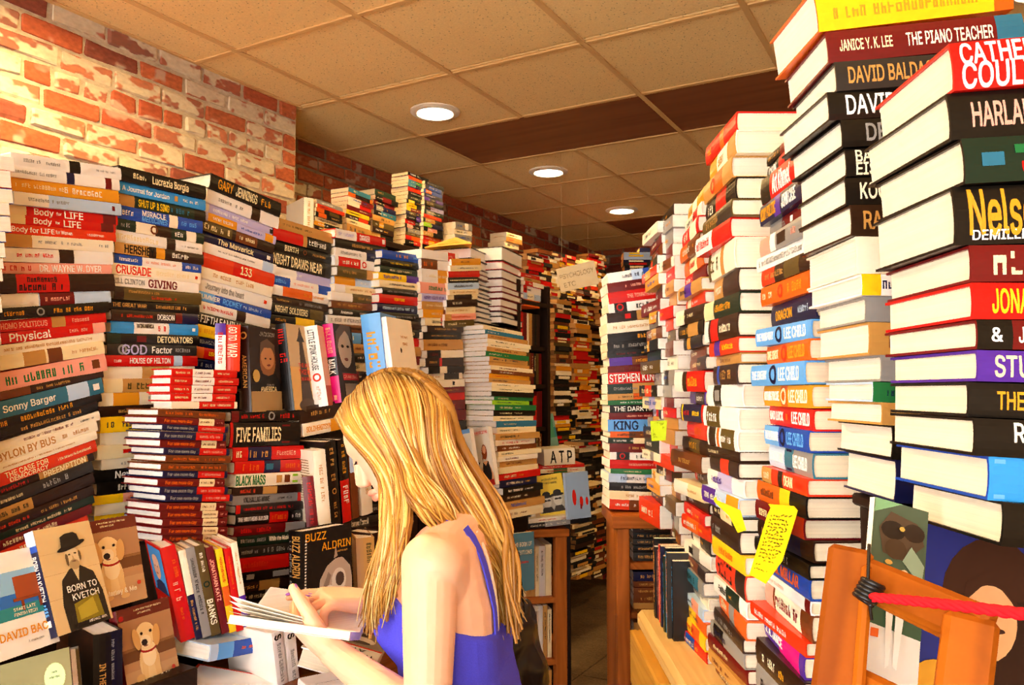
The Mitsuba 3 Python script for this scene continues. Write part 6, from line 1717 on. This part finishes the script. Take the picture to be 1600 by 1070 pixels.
# jeans and shoes
jp = []
for s in (1, -1):
    h, k, a = tor(-.02, s * .085, -.46), tor(.01, s * .085, -.83), tor(-.02, s * .09, 0); a[2] = .085
    jp += [bone(h, k, .096, .066), bone(k, a + np.array([0, 0, .03]), .066, .052)]
jp.append(grow(((tor(-.02, .078, -.44), .098), (tor(-.02, -.078, -.44), .098), (tor(-.02, .07, -.40), .094), (tor(-.02, -.07, -.40), .094)), .004))
jm = mf.Manifold.batch_boolean(jp, mf.OpType.Add).trim_by_plane([0., 0., -1.], float(-(C0[2] - .40))).trim_by_plane([0., 0., 1.], .07)
scene['mat_jeans'] = principled(rgb('27324e'), 0.9, specular=0.1)
put(me + '__jeans', jm, 'mat_jeans', smooth=40)
for s in (1, -1):
    a = tor(-.02, s * .09, 0); a[2] = .085
    ball = a + FW * .13 + np.array([0, 0, -.05]); heel = a - FW * .03 + np.array([0, 0, -.043])
    shm = mf.Manifold.batch_boolean([blob((a + np.array([0, 0, -.01]), .040), (heel, .041), (ball, .033)), blob((ball, .033), (ball + FW * .065, .026), (heel, .036))], mf.OpType.Add).trim_by_plane([0., 0., 1.], .002).trim_by_plane([0., 0., -1.], -.085)
    put(numbered(me + '__shoe'), shm, 'mat_matte', color=lin('1c1a1e'), smooth=40)
# hair
hg = random.Random(5)
HRT = np.array([(523, 652), (540, 622), (572, 601), (606, 594), (640, 601), (664, 618)], float)
HMD = np.array([(588, 724), (603, 724), (620, 720), (645, 714), (678, 706), (702, 690)], float)
HLW = np.array([(607, 796), (616, 802), (630, 806), (672, 808), (720, 806), (756, 800)], float)
def lerp(tab, s):
    i = min(int(s * (len(tab) - 1)), len(tab) - 2); f = s * (len(tab) - 1) - i
    return tab[i] * (1 - f) + tab[i + 1] * f
from scipy.interpolate import CubicSpline
def lock(s, layer, jit, side=1, under=False):
    r, m, l = lerp(HRT, s), lerp(HMD, s), lerp(HLW, s)
    dj = lambda k: hg.gauss(0, k)
    if s < .40:
        f = s / .40
        t1 = np.array([590 + 26 * f, 885]); t2 = np.array([574 + 34 * f + dj(5), 975 + dj(12) - 34 * f])
        d = (1.452, 1.365, 1.325, 1.300, 1.305)
    elif s < .52:
        f = (s - .40) / .12
        t1 = np.array([676 + 40 * f, 818 + 4 * f]); t2 = np.array([722 + 34 * f + dj(6), 858 + dj(10) - 6 * f]); l = np.array([640 + 44 * f, 776.0])
        d = (1.452, 1.362, 1.305 + .02 * f, 1.335 + .03 * f, 1.385 + .03 * f)
        m = m * .6 + np.array([630 + 30 * f, 715]) * .4
    else:
        f = (s - .52) / .48
        t1 = np.array([738 + 48 * f, 868]); t2 = np.array([768 + 42 * f + dj(6), 958 + dj(16)])
        d = (1.452, 1.37 + .03 * f, 1.35 + .05 * f, 1.375 + .05 * f, 1.40 + .05 * f)
        l = l + np.array([6, 0])
    q = [px(r[0], r[1], d[0]), None, px(m[0] + dj(jit), m[1], d[1]), px(l[0] + dj(jit * 1.4), l[1], d[2]), px(t1[0] + dj(jit * 1.6), t1[1] + dj(6), d[3]), px(t2[0], t2[1], d[4])]
    q[1] = (q[0] * .55 + q[2] * .45); q[1] = q[1] + (unit(q[1] - HC) * .022 if s > .2 else unit(q[1] - HC) * .022 * s / .2 + LF * .022 * (1 - s / .2))
    q = np.array(q)
    if side < 0:       # the far side of her head
        rel = q - HC
        q = q - 2 * np.outer(rel @ LF, LF)
        q[3:] += FW * -.02
    q = q + np.array([0, -1.0, 0]) * layer * side
    k = np.linspace(0, 1, 18)
    p = CubicSpline([0, .14, .34, .56, .78, 1], q)(k)
    rel = np.stack([(p - HC) @ HF + .018 * HS, (p - HC) @ HL, (p - HC) @ HU - .030 * HS], 1) / (np.array([.112, .094, .108]) * HS)
    rr_ = np.linalg.norm(rel, axis=1)
    grow_ = np.where((k < .5) & (rr_ < 1.0) & ((p - HC) @ HF < (.052 + .0 * k) * HS), 1.0 / np.maximum(rr_, .3), 1.0)
    rel = rel * grow_[:, None] * (np.array([.112, .094, .108]) * HS)
    p2 = HC + np.outer(rel[:, 0] - .018 * HS, HF) + np.outer(rel[:, 1], HL) + np.outer(rel[:, 2] + .030 * HS, HU)
    p2 = p2 + (np.array([0, -1.0, 0]) * layer * side if True else 0) * (grow_ > 1)[:, None]
    for _ in range(3): p2[1:-1] = (p2[:-2] + 2 * p2[1:-1] + p2[2:]) / 4
    return p2
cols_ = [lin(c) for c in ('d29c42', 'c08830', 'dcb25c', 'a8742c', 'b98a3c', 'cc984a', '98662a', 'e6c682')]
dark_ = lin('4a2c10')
hm, hc = [], []
kk_ = np.linspace(0, 1, 18)
for side in (1, -1):
    for i in range(84):                      # the full under-layer
        s = (i + .5) / 84 * .97 + .015
        p = lock(s, -.012 + hg.uniform(-.003, .004), 4, side)
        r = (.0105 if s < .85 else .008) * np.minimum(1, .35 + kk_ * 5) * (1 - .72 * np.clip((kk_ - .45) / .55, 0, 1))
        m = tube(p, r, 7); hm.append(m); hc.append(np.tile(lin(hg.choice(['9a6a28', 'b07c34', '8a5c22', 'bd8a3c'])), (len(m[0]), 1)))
    for i in range(680 if side > 0 else 120):
        s = hg.random() if hg.random() < .62 else hg.choice([hg.uniform(.86, 1), hg.uniform(0, .1), hg.uniform(.34, .62), hg.uniform(.34, .62)])
        p = lock(s, hg.uniform(-.004, .006), 4.5, side)
        w = hg.uniform(.0016, .0036)
        r = w * np.minimum(1, .3 + kk_ * 6) * (1 - .75 * np.clip((kk_ - .6) / .4, 0, 1))
        m = tube(p, r, 5)
        c = cols_[hg.randrange(len(cols_))]
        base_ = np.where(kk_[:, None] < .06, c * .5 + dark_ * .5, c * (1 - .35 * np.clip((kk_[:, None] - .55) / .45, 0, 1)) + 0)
        cc = np.repeat(base_, 5, axis=0); cc = np.vstack([cc, base_[:1], base_[-1:]])
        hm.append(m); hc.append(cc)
# scalp under the locks
sc_ = arr(mf.Manifold.batch_hull([sph(hd(-.022, 0, .037), .089 * HS, 36), sph(hd(.012, 0, .040), .078 * HS, 36), sph(hd(-.04, 0, .0), .078 * HS, 36)]).trim_by_plane([float(q) for q in unit(-HF * .75 + HU * .65)], float(hd(.043, 0, .045) @ unit(-HF * .75 + HU * .65))))
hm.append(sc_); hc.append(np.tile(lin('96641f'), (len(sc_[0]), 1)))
hq = join(hm)
scene['mat_hair'] = principled(VC, 0.38, specular=0.5, anisotropic=0.6)
put(me + '__hair', hq, 'mat_hair', color=np.vstack(hc), smooth=60)
# the open book in her hands
ob_ = thing('open_book', 'open white paperback held in both hands of the reader', 'book')
q0, q1 = px(386, 975, 1.43), px(562, 1000, 1.43)
BXv = unit(q1 - q0); bl = np.linalg.norm(q1 - q0)
near = unit(np.array([0, -1.0, .30])); near = unit(near - BXv * (near @ BXv))
far = unit(np.array([0, 1.0, .22])); far = unit(far - BXv * (far @ BXv))
cvs, pgs = [], []
for dv in (near, far):
    nn = np.cross(BXv, dv); nn = nn if nn[2] > 0 else -nn
    mid = (q0 + q1) / 2
    def slab_(a0, a1, z0, z1, inset):
        v, f = hull_box(bl - inset, a1 - a0, z1 - z0, .0008)
        M = frame(BXv, dv, nn, mid + dv * (a0 + a1) / 2 + nn * (z0 + z1) / 2)
        v = xf(M, v)
        return (v, f if np.linalg.det(M[:3, :3]) > 0 else f[:, ::-1])
    cvs.append(slab_(0, .122, 0, .0012, 0))
    g_ = slab_(.002, .118, .0013, .0135, .002)
    pgs.append(g_)
put(ob_ + '__cover', join(cvs), 'mat_jacket', color=lin('f4f1ec'))
pq = join(pgs)
put(ob_ + '__page_block', pq, 'mat_pages', uv=np.stack([np.full(len(pq[0]), 1.0), pq[0][:, 2]], 1))
fl = []
for k in range(4):       # loose leaves lifting at the left end
    a = np.linspace(0, 1, 8)
    e = np.array([q0 + near * (.02 + .09 * t) + np.array([0, 0, .0145 + .004 * k + .018 * t * (k + 1) / 4]) for t in a]); e2 = e + BXv * .12 - np.array([0, 0, .006 + .004 * k])
    v = np.vstack([e, e2, e + [0, 0, .0004], e2 + [0, 0, .0004]]); F_ = []
    for i in range(7): F_ += [(i, 8 + i, 9 + i), (i, 9 + i, i + 1), (16 + i, 25 + i, 24 + i), (16 + i, 17 + i, 25 + i), (i, i + 1, 17 + i), (i, 17 + i, 16 + i)]
    fl.append((v, np.array(F_)))
fq = join(fl)
put(ob_ + '__leaves', fq, 'mat_paper', color=lin('f6f2e8'))
# black bag at her far side
bg = thing('handbag', 'black shiny leather bag hanging behind the person in the blue top', 'bag')
bc = px(800, 1030, 1.62)
bm = mf.Manifold.batch_hull([sph(bc + np.array(o), r) for o, r in (((-.045, 0, .09), .02), ((.03, .03, .09), .02), ((-.06, 0, -.14), .045), ((.035, .05, -.14), .045), ((-.05, -.01, -.02), .04), ((.03, .04, -.02), .04))]).refine_to_length(.01)
xv, xfc = arr(bm)
xv = xv + (meshkit.fbm(xv * 14, 3)[:, None] - .5) * .05 * unit([1, -.6, 0])
xt = trimesh.Trimesh(xv, xfc, process=False); trimesh.smoothing.filter_taubin(xt, iterations=6)
scene['mat_leather'] = principled(rgb('100e0f'), 0.28, specular=0.6)
put(bg + '__body', (np.array(xt.vertices), xfc), 'mat_leather', smooth=True)
for o in (-.035, .02):
    put(numbered(bg + '__strap'), tube(np.array([bc + np.array([o, .0, .09]), bc + np.array([o - .01, .02, .2]), SH_R + np.array([.02 + o * .3, .03, .055]), SH_R + np.array([-.06, .0, .06]), bc + np.array([o - .05, .05, .2]), bc + np.array([o, .04, .09])]), .006, 8), 'mat_leather', smooth=True)
